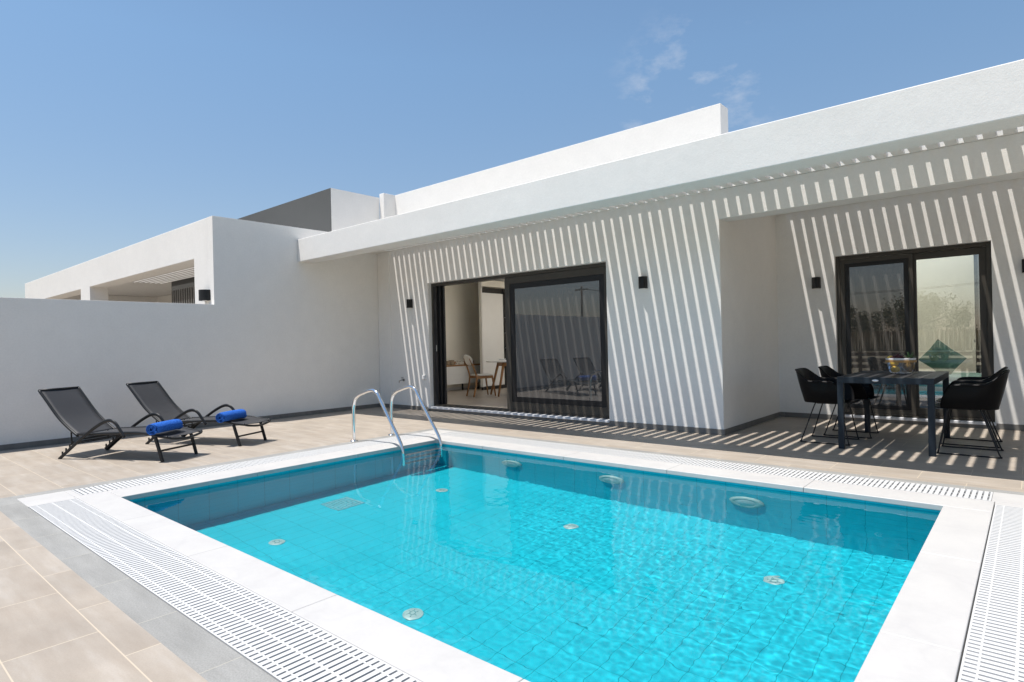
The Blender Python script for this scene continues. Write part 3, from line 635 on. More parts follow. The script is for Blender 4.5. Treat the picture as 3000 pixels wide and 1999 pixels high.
# pool lights, floor inlets, drain
for k, (x, z, lb) in enumerate(((-0.03, -0.50, 'round white underwater lamp nearest the ladder'), (1.235, -0.50, 'round white underwater lamp in the middle of the far pool wall'), (2.515, -0.52, 'round white underwater lamp in the pool wall nearest the dining table'))):
    o = empty('underwater_lamp', (x, PY1 - 0.0005, z), lb, 'pool lamp', 0, 'underwater lamps in the far pool wall')
    r_ = MB()
    n = 28
    pr = [(0.135, 0.0), (0.14, 0.012), (0.128, 0.034), (0.10, 0.044), (0.082, 0.036)]
    rows = [[(r * math.cos(2 * math.pi * q / n), -d, r * math.sin(2 * math.pi * q / n)) for q in range(n + 1)] for r, d in pr]
    caustic(r_.sheet(rows).build('ring', 'fitting', o, smooth=True))
    l_ = MB(); rows = [[(r * math.cos(2 * math.pi * q / n), -d, r * math.sin(2 * math.pi * q / n)) for q in range(n + 1)] for r, d in ((0.083, 0.036), (0.06, 0.045), (0.03, 0.05), (0.001, 0.051))]
    caustic(l_.sheet(rows).build('lens', 'lens', o, smooth=True))
inl = [(-0.35, -2.93, 'round white floor inlet under the ladder end of the far wall'), (1.31, -2.96, 'round white floor inlet in the middle of the pool floor'), (2.97, -2.97, 'round white floor inlet below the right hand underwater lamp'),
       (1.335, -4.72, 'round white floor inlet beside the near pool edge in the centre'), (-0.345, -4.73, 'round white floor inlet at the left near side of the pool')]
for x, y, lb in inl:
    o = empty('floor_inlet', (x, y, ZP), lb, 'pool inlet', 0, 'floor inlets of the pool')
    caustic(MB().lathe([(0.064, 0.0005), (0.064, 0.007), (0.05, 0.014), (0.0, 0.017)], 26, cap=False).build('cover', 'fitting', o, smooth='auto'))
    s_ = MB()
    for a in range(6):
        m_ = Matrix.Rotation(a * math.pi / 3, 4, 'Z'); s_.box(0.016, 0.038, -0.0025, 0.0025, 0.0140, 0.0170 + 0.0001 * a, m_)
    s_.lathe([(0.022, 0.0142), (0.022, 0.0178), (0.015, 0.0180), (0.015, 0.0142)], 20, cap=False)
    caustic(s_.build('slot', 'slot', o))
dr = empty('floor_drain', (-0.78, -3.83, ZP), 'rectangular slotted drain grille on the pool floor', 'drain', R(0))
caustic(MB().solid([(-0.15, 0.15, -0.15, 0.15, 0.0015, 0.012)], [(-0.135, 0.135, -0.135 + 0.03 * k, -0.135 + 0.03 * k + 0.013, -1, 1) for k in range(9)]).build('grille', 'drain_plastic', dr))
caustic(MB().box(-0.134, 0.134, -0.134, 0.134, 0.0004, 0.001).build('sump', 'pool_tile', dr))

# ------------------------------------------------------------------ sun loungers and towels
def make_lounger():
    root = empty('sun_lounger', (0, 0, 0), 'x', 'sun lounger', 0, 'dark sun loungers beside the boundary wall')
    T0, T1, I0, I1 = 0.0, 0.57, 0.055, 0.515          # outer tubes, frame tubes
    back = [(-0.355, 0.757), (-0.24, 0.632), (-0.135, 0.516), (-0.04, 0.425), (0.08, 0.335), (0.21, 0.252)]
    seat = [(0.225, 0.268), (0.45, 0.279), (0.70, 0.291), (0.90, 0.300), (1.06, 0.303), (1.20, 0.293), (1.33, 0.272), (1.455, 0.262)]
    bp = smooth_path([(s, 0, z) for s, z in back], 5); sp = smooth_path([(s, 0, z) for s, z in seat], 5)
    for t in (I0, I1):
        MB().tube([Vector((p.x, t, p.z)) for p in bp], 0.0145, 10).build('back_rail', 'graphite', root, smooth=True)
        MB().tube([Vector((p.x, t, p.z)) for p in sp], 0.0155, 10).build('seat_rail', 'graphite', root, smooth=True)
    MB().tube([(-0.355, I0, 0.757), (-0.355, I1, 0.757)], 0.0145, 10).build('top_rail', 'graphite', root, smooth=True)
    MB().tube(smooth_path([(1.455, I0, 0.262), (1.475, I0 + 0.05, 0.245), (1.485, 0.285, 0.226), (1.475, I1 - 0.05, 0.245), (1.455, I1, 0.262)], 6), 0.013, 10).build('front_rail', 'graphite', root, smooth=True)
    def cloth(path, t0, t1, sag):
        rows = []
        for p in path: rows.append([(p.x, t0 + (t1 - t0) * k / 8, p.z + 0.004 - sag * math.sin(math.pi * k / 8)) for k in range(9)])
        return MB().sheet(rows)
    cloth(bp[0:-1], I0 + 0.006, I1 - 0.006, 0.006).build('back_sling', 'sling', root, smooth=True, solidify=0.003)
    cloth(sp[1:], I0 + 0.006, I1 - 0.006, 0.01).build('seat_sling', 'sling', root, smooth=True, solidify=0.003)
    arm = [(0.0, 0.0), (0.165, 0.118), (0.337, 0.240), (0.489, 0.337), (0.60, 0.397), (0.675, 0.428), (0.735, 0.438), (0.785, 0.427), (0.825, 0.400), (0.865, 0.352), (0.935, 0.262)]
    for t in (T0, T1):
        a = MB().tube(smooth_path([(s, t, z) for s, z in arm], 5), 0.0185, 10, ry=0.0125).build('rear_leg', 'graphite', root, smooth=True)
        w = MB()
        sd = 0.022 if t == T0 else -0.022
        for s_, z_ in ((0.02, 0.035), (0.075, 0.075), (0.13, 0.115), (0.185, 0.155)):
            w.box(s_ - 0.009, s_ + 0.009, t + sd - 0.004, t + sd + 0.004, z_ - 0.02, z_ + 0.045)
        w.bar((0.0, t + sd, 0.02), (0.235, t + sd, 0.185), 0.007, 0.024).build('notch_rack', 'graphite', a)
        MB().bar((1.296, t * 0.82 + 0.05, 0.262), (1.381, t * 0.80 + 0.055, 0.0), 0.022, 0.032).build('front_leg', 'graphite', root, bevel=0.003)
    MB().bar((1.343, 0.07, 0.115), (1.343, 0.50, 0.115), 0.012, 0.02).build('crossbar', 'graphite', root, bevel=0.002)
    MB().bar((0.36, T0, 0.235), (0.36, T1, 0.235), 0.025, 0.016).build('crossbar', 'graphite', root, bevel=0.002)
    MB().bar((0.29, T0, 0.20), (0.29, T1, 0.20), 0.02, 0.014).build('crossbar', 'graphite', root, bevel=0.002)
    pr = MB()
    for t in (I0 + 0.01, I1 - 0.01): pr.bar((0.10, t, 0.30), (0.105, t, 0.155), 0.011, 0.011)
    pr.tube([(0.105, I0 - 0.02, 0.155), (0.105, I1 + 0.02, 0.155)], 0.0065, 8).build('prop', 'graphite', root)
    return root
l1 = make_lounger()
l2 = copy_tree(l1)
l1.location = (-3.889, -5.40, 0); l1.rotation_euler = (0, 0, R(24.7))
l2.location = (-4.194, -4.433, 0); l2.rotation_euler = (0, 0, R(24.4))
l1['label'] = 'dark mesh sun lounger with raised back, nearer one, at the left'; l2['label'] = 'dark mesh sun lounger with raised back, farther one, partly behind the other'
def make_towel(c, ang, label, seed):
    o = empty('rolled_towel', c, label, 'towel', ang, 'rolled blue towels on the loungers')
    rnd = random.Random(seed); rows = []; n = 30; K = 26; Lh = 0.205
    for k in range(K + 1):
        s = -Lh + 2 * Lh * k / K; row = []
        e = 1 - 0.10 * (abs(s) / Lh) ** 8
        for q in range(n + 1):
            a = 2 * math.pi * q / n; rr = 0.061 * e * (1 + 0.03 * noise.noise(Vector((s * 14, 2 * math.cos(a), 2 * math.sin(a) + seed))) + 0.02 * math.sin(a * 2 + seed))
            z = rr * math.sin(a); z = z if z > -0.05 else -0.05 - (-0.05 - z) * 0.15
            row.append((rr * 1.06 * math.cos(a), s, z))
        rows.append(row)
    MB().sheet(rows).build('outer_wrap', 'towel', o, smooth=True)
    for s in (-Lh + 0.002, Lh - 0.002):        # the spiral of cloth that shows at each end
        m = MB(); rows = []
        for q in range(75):
            a = 0.25 * q; r = 0.009 + 0.047 * q / 74
            rows.append([(r * math.cos(a), s - 0.012 + 0.004 * math.sin(q), r * math.sin(a)), ((r + 0.0065) * math.cos(a), s - 0.012 * (1 if s < 0 else -1) - 0.002, (r + 0.0065) * math.sin(a)), ((r + 0.0055) * math.cos(a), s + 0.012, (r + 0.0055) * math.sin(a))])
        m.sheet(rows).build('rolled_end', 'towel', o, smooth=True, solidify=0.004)
    MB().tube([(0, -Lh + 0.014, 0), (0, Lh - 0.014, 0)], 0.054, 20).build('roll_core', 'towel', o, smooth='auto')
    return o
make_towel((-2.79, -4.695, 0.357), math.atan2(-4.517 + 4.879, -2.904 + 2.656) - R(90), 'rolled blue terry towel on the nearer lounger', 1)
make_towel((-3.18, -3.805, 0.358), math.atan2(-3.619 + 4.003, -3.275 + 3.067) - R(90), 'rolled blue terry towel on the farther lounger', 4)

# ------------------------------------------------------------------ dining table and chairs
TX0, TX1, TY0, TY1, TZ = 2.772, 3.602, -0.235, 1.12, 0.742
tb = empty('dining_table', (0, 0, 0), 'dark slate outdoor dining table with slatted top and four square legs', 'table')
for x in (TX0, TX1 - 0.056):
    for y in (TY0, TY1 - 0.056):
        MB().box(x, x + 0.056, y, y + 0.056, 0, TZ - 0.062).build('leg', 'slate_paint', tb, bevel=0.003)
MB().solid([(TX0, TX1, TY0, TY1, TZ - 0.0615, TZ)], [(TX0 + 0.035, TX1 - 0.035, TY0 + 0.035, TY1 - 0.035, -1, 2)]).build('frame', 'slate_paint', tb, bevel=0.003)
nb_ = 7; w = (TX1 - TX0 - 0.074) / nb_
for k in range(nb_):
    MB().box(TX0 + 0.037 + k * w + 0.004, TX0 + 0.037 + (k + 1) * w - 0.004, TY0 + 0.037, TY1 - 0.037, TZ - 0.022, TZ - 0.002).build('slat', 'table_slat', tb, bevel=0.003)
bx = MB(); n = 24
rows = [[(3.118 + 0.029 * s * math.cos(2 * math.pi * q / n), TY0 - d, 0.712 + 0.0115 * s * math.sin(2 * math.pi * q / n)) for q in range(n + 1)] for s, d in ((1, 0), (0.96, 0.003), (0.01, 0.004))]
bx.sheet(rows).build('badge', 'silver', tb, smooth=True)

def make_chair():
    root = empty('dining_chair', (0, 0, 0), 'x', 'chair', 0, 'black shell chairs around the dining table')
    N = 40; K = 8
    def plan(t, hw, xb, xf, rr):
        """U shaped plan, t 0..1 from the right arm front round the back to the left arm front"""
        st_ = xf - (xb + rr); arc = math.pi * rr / 2; mid = 2 * (hw - rr); tot = 2 * st_ + 2 * arc + mid; d = t * tot
        if d <= st_: return xf - d, -hw
        d -= st_
        if d <= arc: a = d / rr; return xb + rr - rr * math.sin(a), -hw + rr - rr * math.cos(a)
        d -= arc
        if d <= mid: return xb, -hw + rr + d
        d -= mid
        if d <= arc: a = d / rr; return xb + rr - rr * math.cos(a), hw - rr + rr * math.sin(a)
        d -= arc; return xb + rr + d, hw
    rows = []
    ss = [0, 0.04, 0.12, 0.28, 0.46, 0.64, 0.82, 0.94, 1.0]
    for j, s in enumerate(ss):
        row = []
        for i in range(N + 1):
            t = i / N
            bxp, byp = plan(t, 0.212, -0.222, 0.215, 0.13); tx, ty = plan(t, 0.268, -0.305, 0.125, 0.17)
            u = abs(t - 0.5) * 2
            k = max(0.0, min(1.0, (0.62 - u) / 0.34)); k = k * k * (3 - 2 * k)
            zt = 0.690 + 0.117 * k + 0.008 * (u > 0.9)
            fr = max(0.0, (u - 0.86) / 0.14); zt -= 0.03 * fr * fr
            z0 = 0.445 - 0.006 * s
            e = s ** 0.85
            bul = 0.018 * math.sin(math.pi * s)
            dx, dy = tx - bxp, ty - byp; nrm = math.hypot(bxp + 0.02, byp) or 1
            x = bxp + dx * (0.35 * s + 0.65 * s ** 2) + bul * (bxp + 0.02) / nrm; y = byp + dy * e + bul * byp / nrm
            row.append((x, y, z0 + (zt - z0) * s))
        rows.append(row)
    # rolled flange along the arms
    row = []
    for i, p in enumerate(rows[-1]):
        u = abs(i / N - 0.5) * 2; fl = 0.006 + 0.022 * max(0, min(1, (u - 0.45) / 0.2))
        nrm = math.hypot(p[0] + 0.02, p[1]) or 1
        row.append((p[0] + fl * (p[0] + 0.02) / nrm * 0.4, p[1] + fl * (1 if p[1] > 0 else -1) * min(1, abs(p[1]) / 0.15), p[2] - 0.004 - 0.003 * (u > 0.5)))
    rows.append(row)
    row2 = [(p[0], p[1] + 0.003 * (1 if p[1] > 0 else -1), p[2] - 0.014) for p in row]; rows.append(row2)
    MB().sheet(rows).build('backrest', 'black_plastic', root, smooth=True, solidify=0.007, subsurf=1)
    seat = []
    half = N // 2; base = rows[0]
    lip = [(0.275, 0.19, 0.452), (0.25, 0.203, 0.449)]
    for (x, y, z) in lip: seat.append([(x + (0.012 * (1 - (2 * q / 10 - 1) ** 2)), -y + 2 * y * q / 10, z - 0.0 * q) for q in range(11)])
    for i in range(half):
        a, c = Vector(base[i]), Vector(base[N - i])
        seat.append([tuple(a.lerp(c, q / 10) - Vector((0, 0, 0.014 * math.sin(math.pi * q / 10) * min(1, (half - i) / 6)))) for q in range(11)])
    MB().sheet(seat).build('seat', 'black_plastic', root, smooth=True, solidify=0.009, subsurf=1)
    for sg in (-1, 1):
        yb, yt = sg * 0.228, sg * 0.175
        pts = [(-0.075, yt, 0.436), (-0.10, yt * 1.02, 0.415), (-0.222, yb, 0.045), (-0.24, yb, 0.016), (-0.218, yb, 0.009), (0.0, yb, 0.009), (0.222, yb, 0.009), (0.243, yb, 0.018), (0.232, yb, 0.05), (0.165, yt * 1.02, 0.415), (0.14, yt, 0.436), (0.03, yt, 0.437), (-0.075, yt, 0.436)]
        MB().tube(smooth_path(pts, 4), 0.0068, 8).build('sled_base', 'black_alu', root, smooth=True)
    for xx in (-0.06, 0.13): MB().tube([(xx, -0.17, 0.436), (xx, 0.17, 0.436)], 0.006, 8).build('crossbar', 'black_alu', root, smooth=True)
    return root
c0 = make_chair()
spots = [(2.587, 0.205, 0.0, 'black shell armchair nearest the camera on the left side of the table'), (2.677, 0.813, 0.02, 'black shell armchair at the left of the table, farther back by the window'),
         (3.838, 0.190, math.pi + 0.01, 'black shell armchair nearest the camera on the right side of the table'), (3.806, 0.808, math.pi - 0.02, 'black shell armchair at the right of the table, farther back by the window')]
for i, (x, y, a, lb) in enumerate(spots):
    o = c0 if i == 0 else copy_tree(c0)
    o.location = (x, y, 0); o.rotation_euler = (0, 0, a); o['label'] = lb

# fruit bowl on the table
TBX, TBY = 3.235, 0.50
bo = empty('fruit_bowl', (TBX, TBY, TZ), 'clear tub shaped bowl with a bamboo hoop on the dining table', 'bowl')
MB().lathe([(0.001, 0.004), (0.098, 0.004), (0.108, 0.014), (0.118, 0.06), (0.128, 0.12), (0.134, 0.168)], 40, cap=False, sy=0.82).build('bowl_body', 'bowl_glass', bo, smooth=True)
MB().lathe([(0.1345, 0.125), (0.143, 0.126), (0.1455, 0.148), (0.1365, 0.149)], 40, cap=False, sy=0.84).build('hoop', 'bamboo', bo, smooth='auto')
MB().lathe([(0.1362, 0.152), (0.139, 0.153), (0.1405, 0.170), (0.132, 0.172), (0.129, 0.15)], 40, cap=False, sy=0.83).build('rim', 'white_plastic', bo, smooth='auto')
for (x, y, z, s, lb) in ((-0.045, -0.045, 0.05, 0.036, 'yellow lemon at the bottom of the fruit bowl'), (-0.055, -0.03, 0.115, 0.034, 'yellow lemon high against the side of the fruit bowl'), (-0.092, 0.0, 0.165, 0.03, 'yellow lemon peeking over the bowl rim left of the grapes')):
    tag(MB().ball((0, 0, 0), s, 16, (1.25, 1, 1)).build('lemon', 'lemon', smooth=True, loc=(TBX + x, TBY + y, TZ + z)), lb, 'lemon', 'lemons in the fruit bowl')
gr = MB(); rg = random.Random(5)
for k in range(75):
    a = rg.random() * 6.28; q = math.sqrt(rg.random()); gr.ball((-0.03 + 0.075 * q * math.cos(a), 0.0 + 0.06 * q * math.sin(a), 0.16 + 0.045 * (1 - q * q) * rg.random() + 0.008), 0.0115, 8)
tag(gr.build('grape_bunch', 'grape', smooth=True, loc=(TBX, TBY, TZ)), 'heap of dark red grapes in the fruit bowl', 'grapes')
pa = empty('pineapple', (TBX + 0.075, TBY + 0.0, TZ + 0.09), 'pineapple standing in the fruit bowl with its green crown showing', 'pineapple')
MB().ball((0, 0, 0.0), 0.052, 16, (1, 1, 1.25)).build('fruit', wood('pineapple_skin', (0.16, 0.09, 0.02), (0.4, 0.25, 0.06), (40, 40, 40)), pa, smooth=True)
cr = MB(); rg = random.Random(11)
for k in range(24):
    a = k * 2.4; el = R(86 - 62 * k / 23 + rg.uniform(-7, 7)); ln = 0.125 * rg.uniform(0.75, 1.12) * (1 - 0.25 * k / 23); d = Vector((math.cos(a) * math.cos(el), math.sin(a) * math.cos(el), math.sin(el))); sd = Vector((-math.sin(a), math.cos(a), 0))
    rows = []
    for q in range(6):
        s = q / 5; wd = 0.0115 * (1 - s) ** 0.7 + 0.0004; c = Vector((0, 0, 0.055)) + d * ln * s + Vector((math.cos(a), math.sin(a), -0.6)) * 0.03 * s * s
        rows.append([c - sd * wd, c - Vector((0, 0, 0.003 * (1 - s))), c + sd * wd])
    cr.sheet(rows)
cr.build('crown', 'pine_leaf', pa, smooth=True, normals=False)

# ------------------------------------------------------------------ living room seen through the open door
FZ = 0.078
sbd = empty('sideboard', (0, 0, 0), 'low white sideboard with an oak top inside the living room', 'sideboard')
SX, SXB, SY0, SY1 = -6.0, -6.27, 1.95, 3.60
MB().box(SXB, SX - 0.019, SY0, SY1, 0.232, 0.655).build('body', 'lacquer', sbd, bevel=0.003)
MB().box(SXB, SX + 0.004, SY0 - 0.01, SY1 + 0.01, 0.6555, 0.69).build('top', 'oak_top', sbd, bevel=0.003)
MB().box(SXB, SXB + 0.018, SY0 - 0.01, SY1 + 0.01, 0.6905, 0.765).build('backboard', 'oak_top', sbd, bevel=0.002)
for a, c, z0, z1, nm in ((SY0, 2.50, 0.235, 0.652, 'cupboard_door'), (2.503, 3.062, 0.443, 0.652, 'drawer'), (2.503, 3.062, 0.235, 0.440, 'drawer'), (3.065, SY1, 0.235, 0.652, 'cupboard_door')):
    MB().box(SX - 0.0185, SX, a + 0.001, c - 0.001, z0, z1).build(nm, 'lacquer', sbd, bevel=0.002)
for y in (SY0 + 0.1, 2.97, SY1 - 0.1):
    MB().box(SX - 0.05, SX - 0.02, y - 0.012, y + 0.012, FZ, 0.2315).build('leg', 'black_alu', sbd)
for y, h, r, lb in ((2.43, 0.102, 0.062, 'round woven basket at the left end of the sideboard'), (2.575, 0.105, 0.066, 'round woven basket, middle one of the three on the sideboard'), (2.715, 0.112, 0.068, 'round woven basket standing beside the cream lettering')):
    pr = [(r * 0.9, 0.0)]
    for k in range(9): pr += [(r * (1.0 + 0.03 * (k % 2)), h * (k + 0.5) / 9)]
    pr += [(r * 0.97, h), (r * 0.88, h), (r * 0.86, 0.02), (0.001, 0.018)]
    tag(MB().lathe(pr, 20, cap=False).build('woven_basket', 'weave', smooth=True, loc=(-6.13, y, 0.6905)), lb, 'basket', 'woven baskets on the sideboard')
def text_mesh(txt, size, ext):
    cu = D.curves.new('lettering_curve', 'FONT'); cu.body = txt; cu.size = size; cu.extrude = ext; cu.bevel_depth = 0.0025; cu.shear = 0.25; cu.offset = 0.002; cu.space_character = 0.88
    o = D.objects.new('lettering_tmp', cu); COL.objects.link(o)
    dg = bpy.context.evaluated_depsgraph_get(); me = D.meshes.new_from_object(o.evaluated_get(dg)); D.objects.remove(o); D.curves.remove(cu); return me
me = text_mesh('Smile', 0.145, 0.006); me.materials.append(M['cream_paint'])
lt = D.objects.new('word_sign', me); COL.objects.link(lt); lt.location = (-6.055, 2.77, 0.694)
lt.rotation_euler = (R(90), 0, R(90)); tag(lt, 'cream cut out lettering reading Smile on the sideboard', 'sign')
wb = MB(); wb.box(-0.015, 0.015, 0, 0.255, 0, 0.066); wb.box(-0.012, 0.012, 0.085, 0.115, 0.0665, 0.125)
tag(wb.build('table_ornament', 'dark', bevel=0.004, loc=(-6.06, 3.12, 0.6905)), 'dark low ornament with a small upright on the sideboard behind the chair back', 'ornament')
# tall kitchen cabinet and the dark oven tower
kc = empty('kitchen_cabinet', (0, 0, 0), 'tall cream kitchen cabinet with a gap painted dark above its door', 'cabinet')
MB().box(-5.62, -5.535, 3.165, 3.196, 0.15, 2.70).build('side_panel', 'lacquer', kc)
MB().box(-5.556, -5.53, 3.197, 3.93, 0.165, 2.39).build('door', 'lacquer', kc, bevel=0.003)
MB().box(-5.62, -5.557, 3.197, 3.93, 0.165, 2.52).build('niche_shade', 'dark', kc)  # solid near-black box; the open gap's shade is put into its colour
MB().box(-5.60, -5.545, 3.17, 4.5, FZ, 0.149).build('plinth', 'dark', kc)
MB().box(-5.60, -5.53, 3.197, 4.6, 2.545, 2.70).build('bulkhead', 'inner_wall', kc)
ov = empty('oven_tower', (0, 0, 0), 'black built in oven column beside the tall cream cabinet', 'oven')
MB().box(-5.62, -5.532, 3.935, 4.55, 0.15, 2.52).build('housing', 'black_alu', ov, bevel=0.003)
for z in (1.05, 1.42, 1.80): MB().box(-5.5315, -5.50, 3.97, 4.5, z, z + 0.02).build('handle', 'dull_steel', ov)
# dining set indoors
it = empty('indoor_table', (-4.02, 2.62, FZ), 'small white topped table on slanted oak legs inside the door', 'table', R(58))
MB().poly([(0.66 * math.cos(a) * (1 if abs(math.cos(a)) < 2 else 1), 0.40 * math.sin(a)) for a in [2 * math.pi * k / 40 for k in range(40)]], 0.705, 0.735).build('tabletop', 'lacquer', it, bevel=0.006)
for sx in (-1, 1):
    for sy in (-1, 1): MB().tube([(sx * 0.50, sy * 0.30, 0.0), (sx * 0.34, sy * 0.20, 0.70)], [0.021, 0.030], 10).build('leg', 'oak', it, smooth=True)
MB().solid([(-0.37, 0.37, -0.22, 0.22, 0.62, 0.703)], [(-0.345, 0.345, -0.195, 0.195, 0, 1)]).build('apron', 'oak', it)
def make_inner_chair():
    root = empty('indoor_chair', (0, 0, 0), 'x', 'chair', 0, 'oak chairs with white seats at the indoor table')
    MB().poly([(0.215 * math.copysign(abs(math.cos(a)) ** 0.6, math.cos(a)) + 0.01, 0.205 * math.copysign(abs(math.sin(a)) ** 0.6, math.sin(a))) for a in [2 * math.pi * k / 32 for k in range(32)]], 0.435, 0.455).build('seat', 'lacquer', root, bevel=0.006)
    for sy in (-1, 1):
        MB().tube(smooth_path([(-0.27, sy * 0.19, 0.0), (-0.215, sy * 0.185, 0.25), (-0.20, sy * 0.18, 0.43), (-0.26, sy * 0.165, 0.62), (-0.325, sy * 0.14, 0.80)], 4), 0.0185, 10).build('back_leg', 'oak', root, smooth=True)
        MB().tube([(0.225, sy * 0.19, 0.0), (0.165, sy * 0.165, 0.43)], [0.014, 0.021], 10).build('front_leg', 'oak', root, smooth=True)
        MB().bar((-0.19, sy * 0.17, 0.40), (0.17, sy * 0.165, 0.405), 0.02, 0.055).build('seat_rail', 'oak', root)
    rows = []
    for q in range(9):
        v = q / 8 * 2 - 1; hw = 0.225 * math.sqrt(max(0.0, 1 - abs(v) ** 2.4)) + 0.004
        rows.append([(-0.300 - 0.035 * v * 1.1 - 0.03 * (1 - (k / 5 - 1) ** 2) + 0.0, hw * (k / 5 - 1), 0.765 + 0.115 * v) for k in range(11)])
    MB().sheet(rows).build('back_panel', 'lacquer', root, smooth=True, solidify=0.014, subsurf=1)
    return root
ic = make_inner_chair()
for i, (x, y, a, lb) in enumerate(((-4.48, 2.02, 68, 'oak chair with a white oval back, fully in view through the open door'), (-3.40, 2.02, 120, 'oak chair with a white seat half hidden by the door frame'))):
    o = ic if i == 0 else copy_tree(ic)
    o.location = (x, y, FZ); o.rotation_euler = (0, 0, R(a)); o['label'] = lb
tag(MB().lathe([(0.001, 0.0), (0.06, 0.001), (0.085, 0.03), (0.082, 0.031), (0.055, 0.006), (0.001, 0.005)], 24, cap=False).build('white_bowl', 'white_plastic', smooth='auto', loc=(-4.32, 2.50, FZ + 0.7355)), 'small white bowl on the indoor table', 'bowl')
tag(MB().lathe([(0.001, 0.0), (0.03, 0.001), (0.034, 0.10), (0.032, 0.10), (0.028, 0.008), (0.001, 0.006)], 20, cap=False).build('drinking_glass', 'bowl_glass', smooth='auto', loc=(-4.14, 2.56, FZ + 0.7355)), 'drinking glass on the indoor table beside the white bowl', 'glass')

# bedroom seen through the right hand pane
bd = empty('bed', (0, 0, 0), 'bed with a pale green quilt seen through the window glass', 'bed')
MB().box(2.0, 3.72, 3.25, 5.1, 0.13, 0.33).build('base', 'board', bd, bevel=0.01)
MB().box(2.0, 3.72, 3.23, 5.1, 0.335, 0.55).build('mattress', 'fabric_white', bd, bevel=0.05, seg=4)
MB().box(1.985, 3.735, 3.215, 4.3, 0.40, 0.565).build('quilt', 'pale_green', bd, bevel=0.05, seg=4)
pl = MB(); rows = []
for j in range(13):
    v = j / 6 - 1; rows.append([(0.22 * (i / 6 - 1), 0.0, 0.22 * v) for i in range(13)])
def pillow(sgn):
    return [[(0.225 * (i / 6 - 1) * (1 - 0.06 * (1 - abs(j / 6 - 1))), sgn * 0.075 * ((1 - (i / 6 - 1) ** 2) * (1 - (j / 6 - 1) ** 2)) ** 0.45, 0.225 * (j / 6 - 1) * (1 - 0.06 * (1 - abs(i / 6 - 1)))) for i in range(13)] for j in range(13)]
pl = MB().sheet(pillow(-1)).sheet(pillow(1)); 
po = pl.build('cushion', 'fabric_green', smooth=True, loc=(3.30, 3.75, 0.79)); po.rotation_euler = (R(-28), R(40), R(8)); tag(po, 'square green cushion on the bed behind the window', 'cushion')
wd = empty('added_dark_panel', (0, 0, 0), 'added dark panel standing in for the dark room at the right of the bed', 'door')  # made-up dark panel, backing the pane's right strip where the room is dark
MB().box(3.655, 3.70, 4.45, 5.3, FZ, 2.5).build('leaf', 'dark', wd, bevel=0.003)
MB().box(3.635, 3.6545, 4.52, 4.54, 1.02, 1.06).build('handle', 'dull_steel', wd)

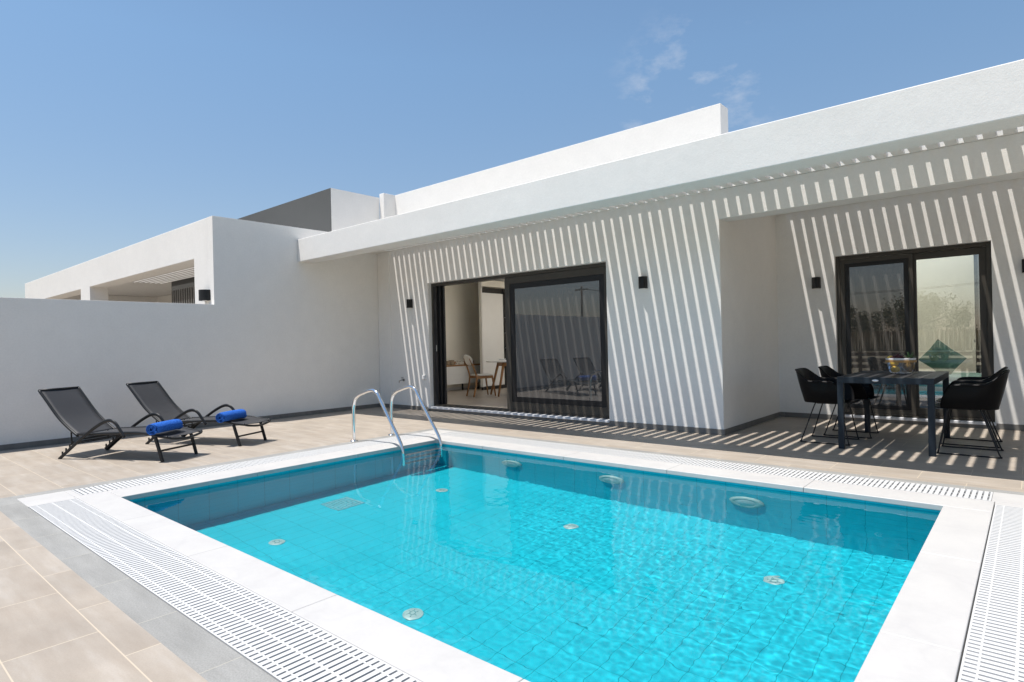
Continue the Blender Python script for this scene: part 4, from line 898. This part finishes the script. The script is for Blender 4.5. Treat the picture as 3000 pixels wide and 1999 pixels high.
# ------------------------------------------------------------------ what the panes and the water mirror, behind the camera
fe = empty('timber_fence', (0, -11.0, -0.16), 'low brown timber rail fence beyond the terrace', 'fence')
for k in range(9): MB().box(-12 + 3 * k - 0.05, -12 + 3 * k + 0.05, -0.05, 0.05, 0, 0.8).build('post', 'board', fe, bevel=0.004)
for z in (0.25, 0.45, 0.65): MB().box(-12, 12, 0.052, 0.08, z, z + 0.12).build('rail', 'board', fe, bevel=0.003)
rf = MB(); rg = random.Random(3)
for k in range(1300):
    x = -45 + 65 * k / 1300 + rg.uniform(-.04, .04); h = rg.uniform(1.3, 1.55); rf.bar((x, -45 + rg.uniform(-.05, .05), -0.2), (x + rg.uniform(-.06, .06), -45 + rg.uniform(-.05, .05), h), 0.075, 0.03)
tag(rf.build('reed_fence', 'reed'), 'dry reed fence across the far side of the field', 'fence')
def pine(x, y, h, w, label, seed):
    o = empty('pine_tree', (x, y, -0.16), label, 'tree', 0, 'umbrella pines beyond the field'); rg = random.Random(seed)
    tk = MB().tube(smooth_path([(0, 0, 0), (0.1, 0.05, h * 0.25), (-0.05, 0.1, h * 0.5), (0.1, 0, h * 0.75)], 5), [0.22 - 0.007 * k for k in range(16)], 9)
    for k in range(7):
        a = k * 0.9 + rg.random(); tk.tube([(0, 0.05, h * (0.38 + 0.05 * k)), (math.cos(a) * w * 0.3, math.sin(a) * w * 0.3, h * (0.55 + 0.04 * k))], [0.08, 0.03], 6)
    tk.build('trunk', 'bark', o, smooth=True)
    c = MB()
    cl = []
    for k in range(85):
        a = rg.random() * 6.28; q = math.sqrt(rg.random()); zz = h * (0.36 + 0.58 * rg.random() * (1 - 0.55 * q * q))
        cl.append((math.cos(a) * q * w / 2, math.sin(a) * q * w / 2, zz, w * rg.uniform(0.07, 0.13)))
    for (cx, cy, cz, r) in cl:
        for q in range(95):
            d = Vector((rg.gauss(0, 1), rg.gauss(0, 1), rg.gauss(0, 0.7))).normalized() * r * rg.random() ** 0.4
            p = Vector((cx, cy, cz)) + d; s = rg.uniform(0.05, 0.10)
            u = Vector((rg.gauss(0, 1), rg.gauss(0, 1), rg.gauss(0, 1))).normalized(); v = u.orthogonal()
            vs = [c.bm.verts.new(p + u * s), c.bm.verts.new(p + v * s * 0.6), c.bm.verts.new(p - u * s), c.bm.verts.new(p - v * s * 0.6)]; c.bm.faces.new(vs)
    c.build('crown', 'needles', o, normals=False)
pine(-2.7, -47.5, 5.0, 6.6, 'broad umbrella pine mirrored in the window', 1)
pine(-9.8, -52, 4.4, 6.5, 'second umbrella pine farther along the field edge', 2)
pine(7.5, -60, 4.0, 6.0, 'third umbrella pine standing apart at the end of the reeds', 3)
up = empty('utility_pole', (-36, -52.1, -0.16), 'wooden utility pole with a crossarm beyond the boundary wall', 'pole')
MB().tube([(0, 0, 0), (0, 0, 7.9)], [0.16, 0.11], 10).build('pole', 'pole_wood', up, smooth=True)
MB().box(-0.9, 0.9, -0.06, 0.06, 7.45, 7.6).build('crossarm', 'pole_wood', up)
u2 = copy_tree(up); u2.location = (24, -44, -0.16); u2['label'] = 'second wooden utility pole at the far right end of the field'
up['group'] = u2['group'] = 'utility poles along the field'
for k, dy in enumerate((-0.8, 0.8)):
    cab = MB().tube([(-36 + 60 * s + dy * 0.3, -52.1 + 8.1 * s + dy, 7.45 - 4 * 2.6 * s * (1 - s)) for s in [q / 40 for q in range(41)]], 0.016, 6)
    tag(cab.build('power_cable', 'wire'), ('upper' if k else 'lower') + ' cable slung between the two utility poles', 'cable', 'cables between the utility poles')
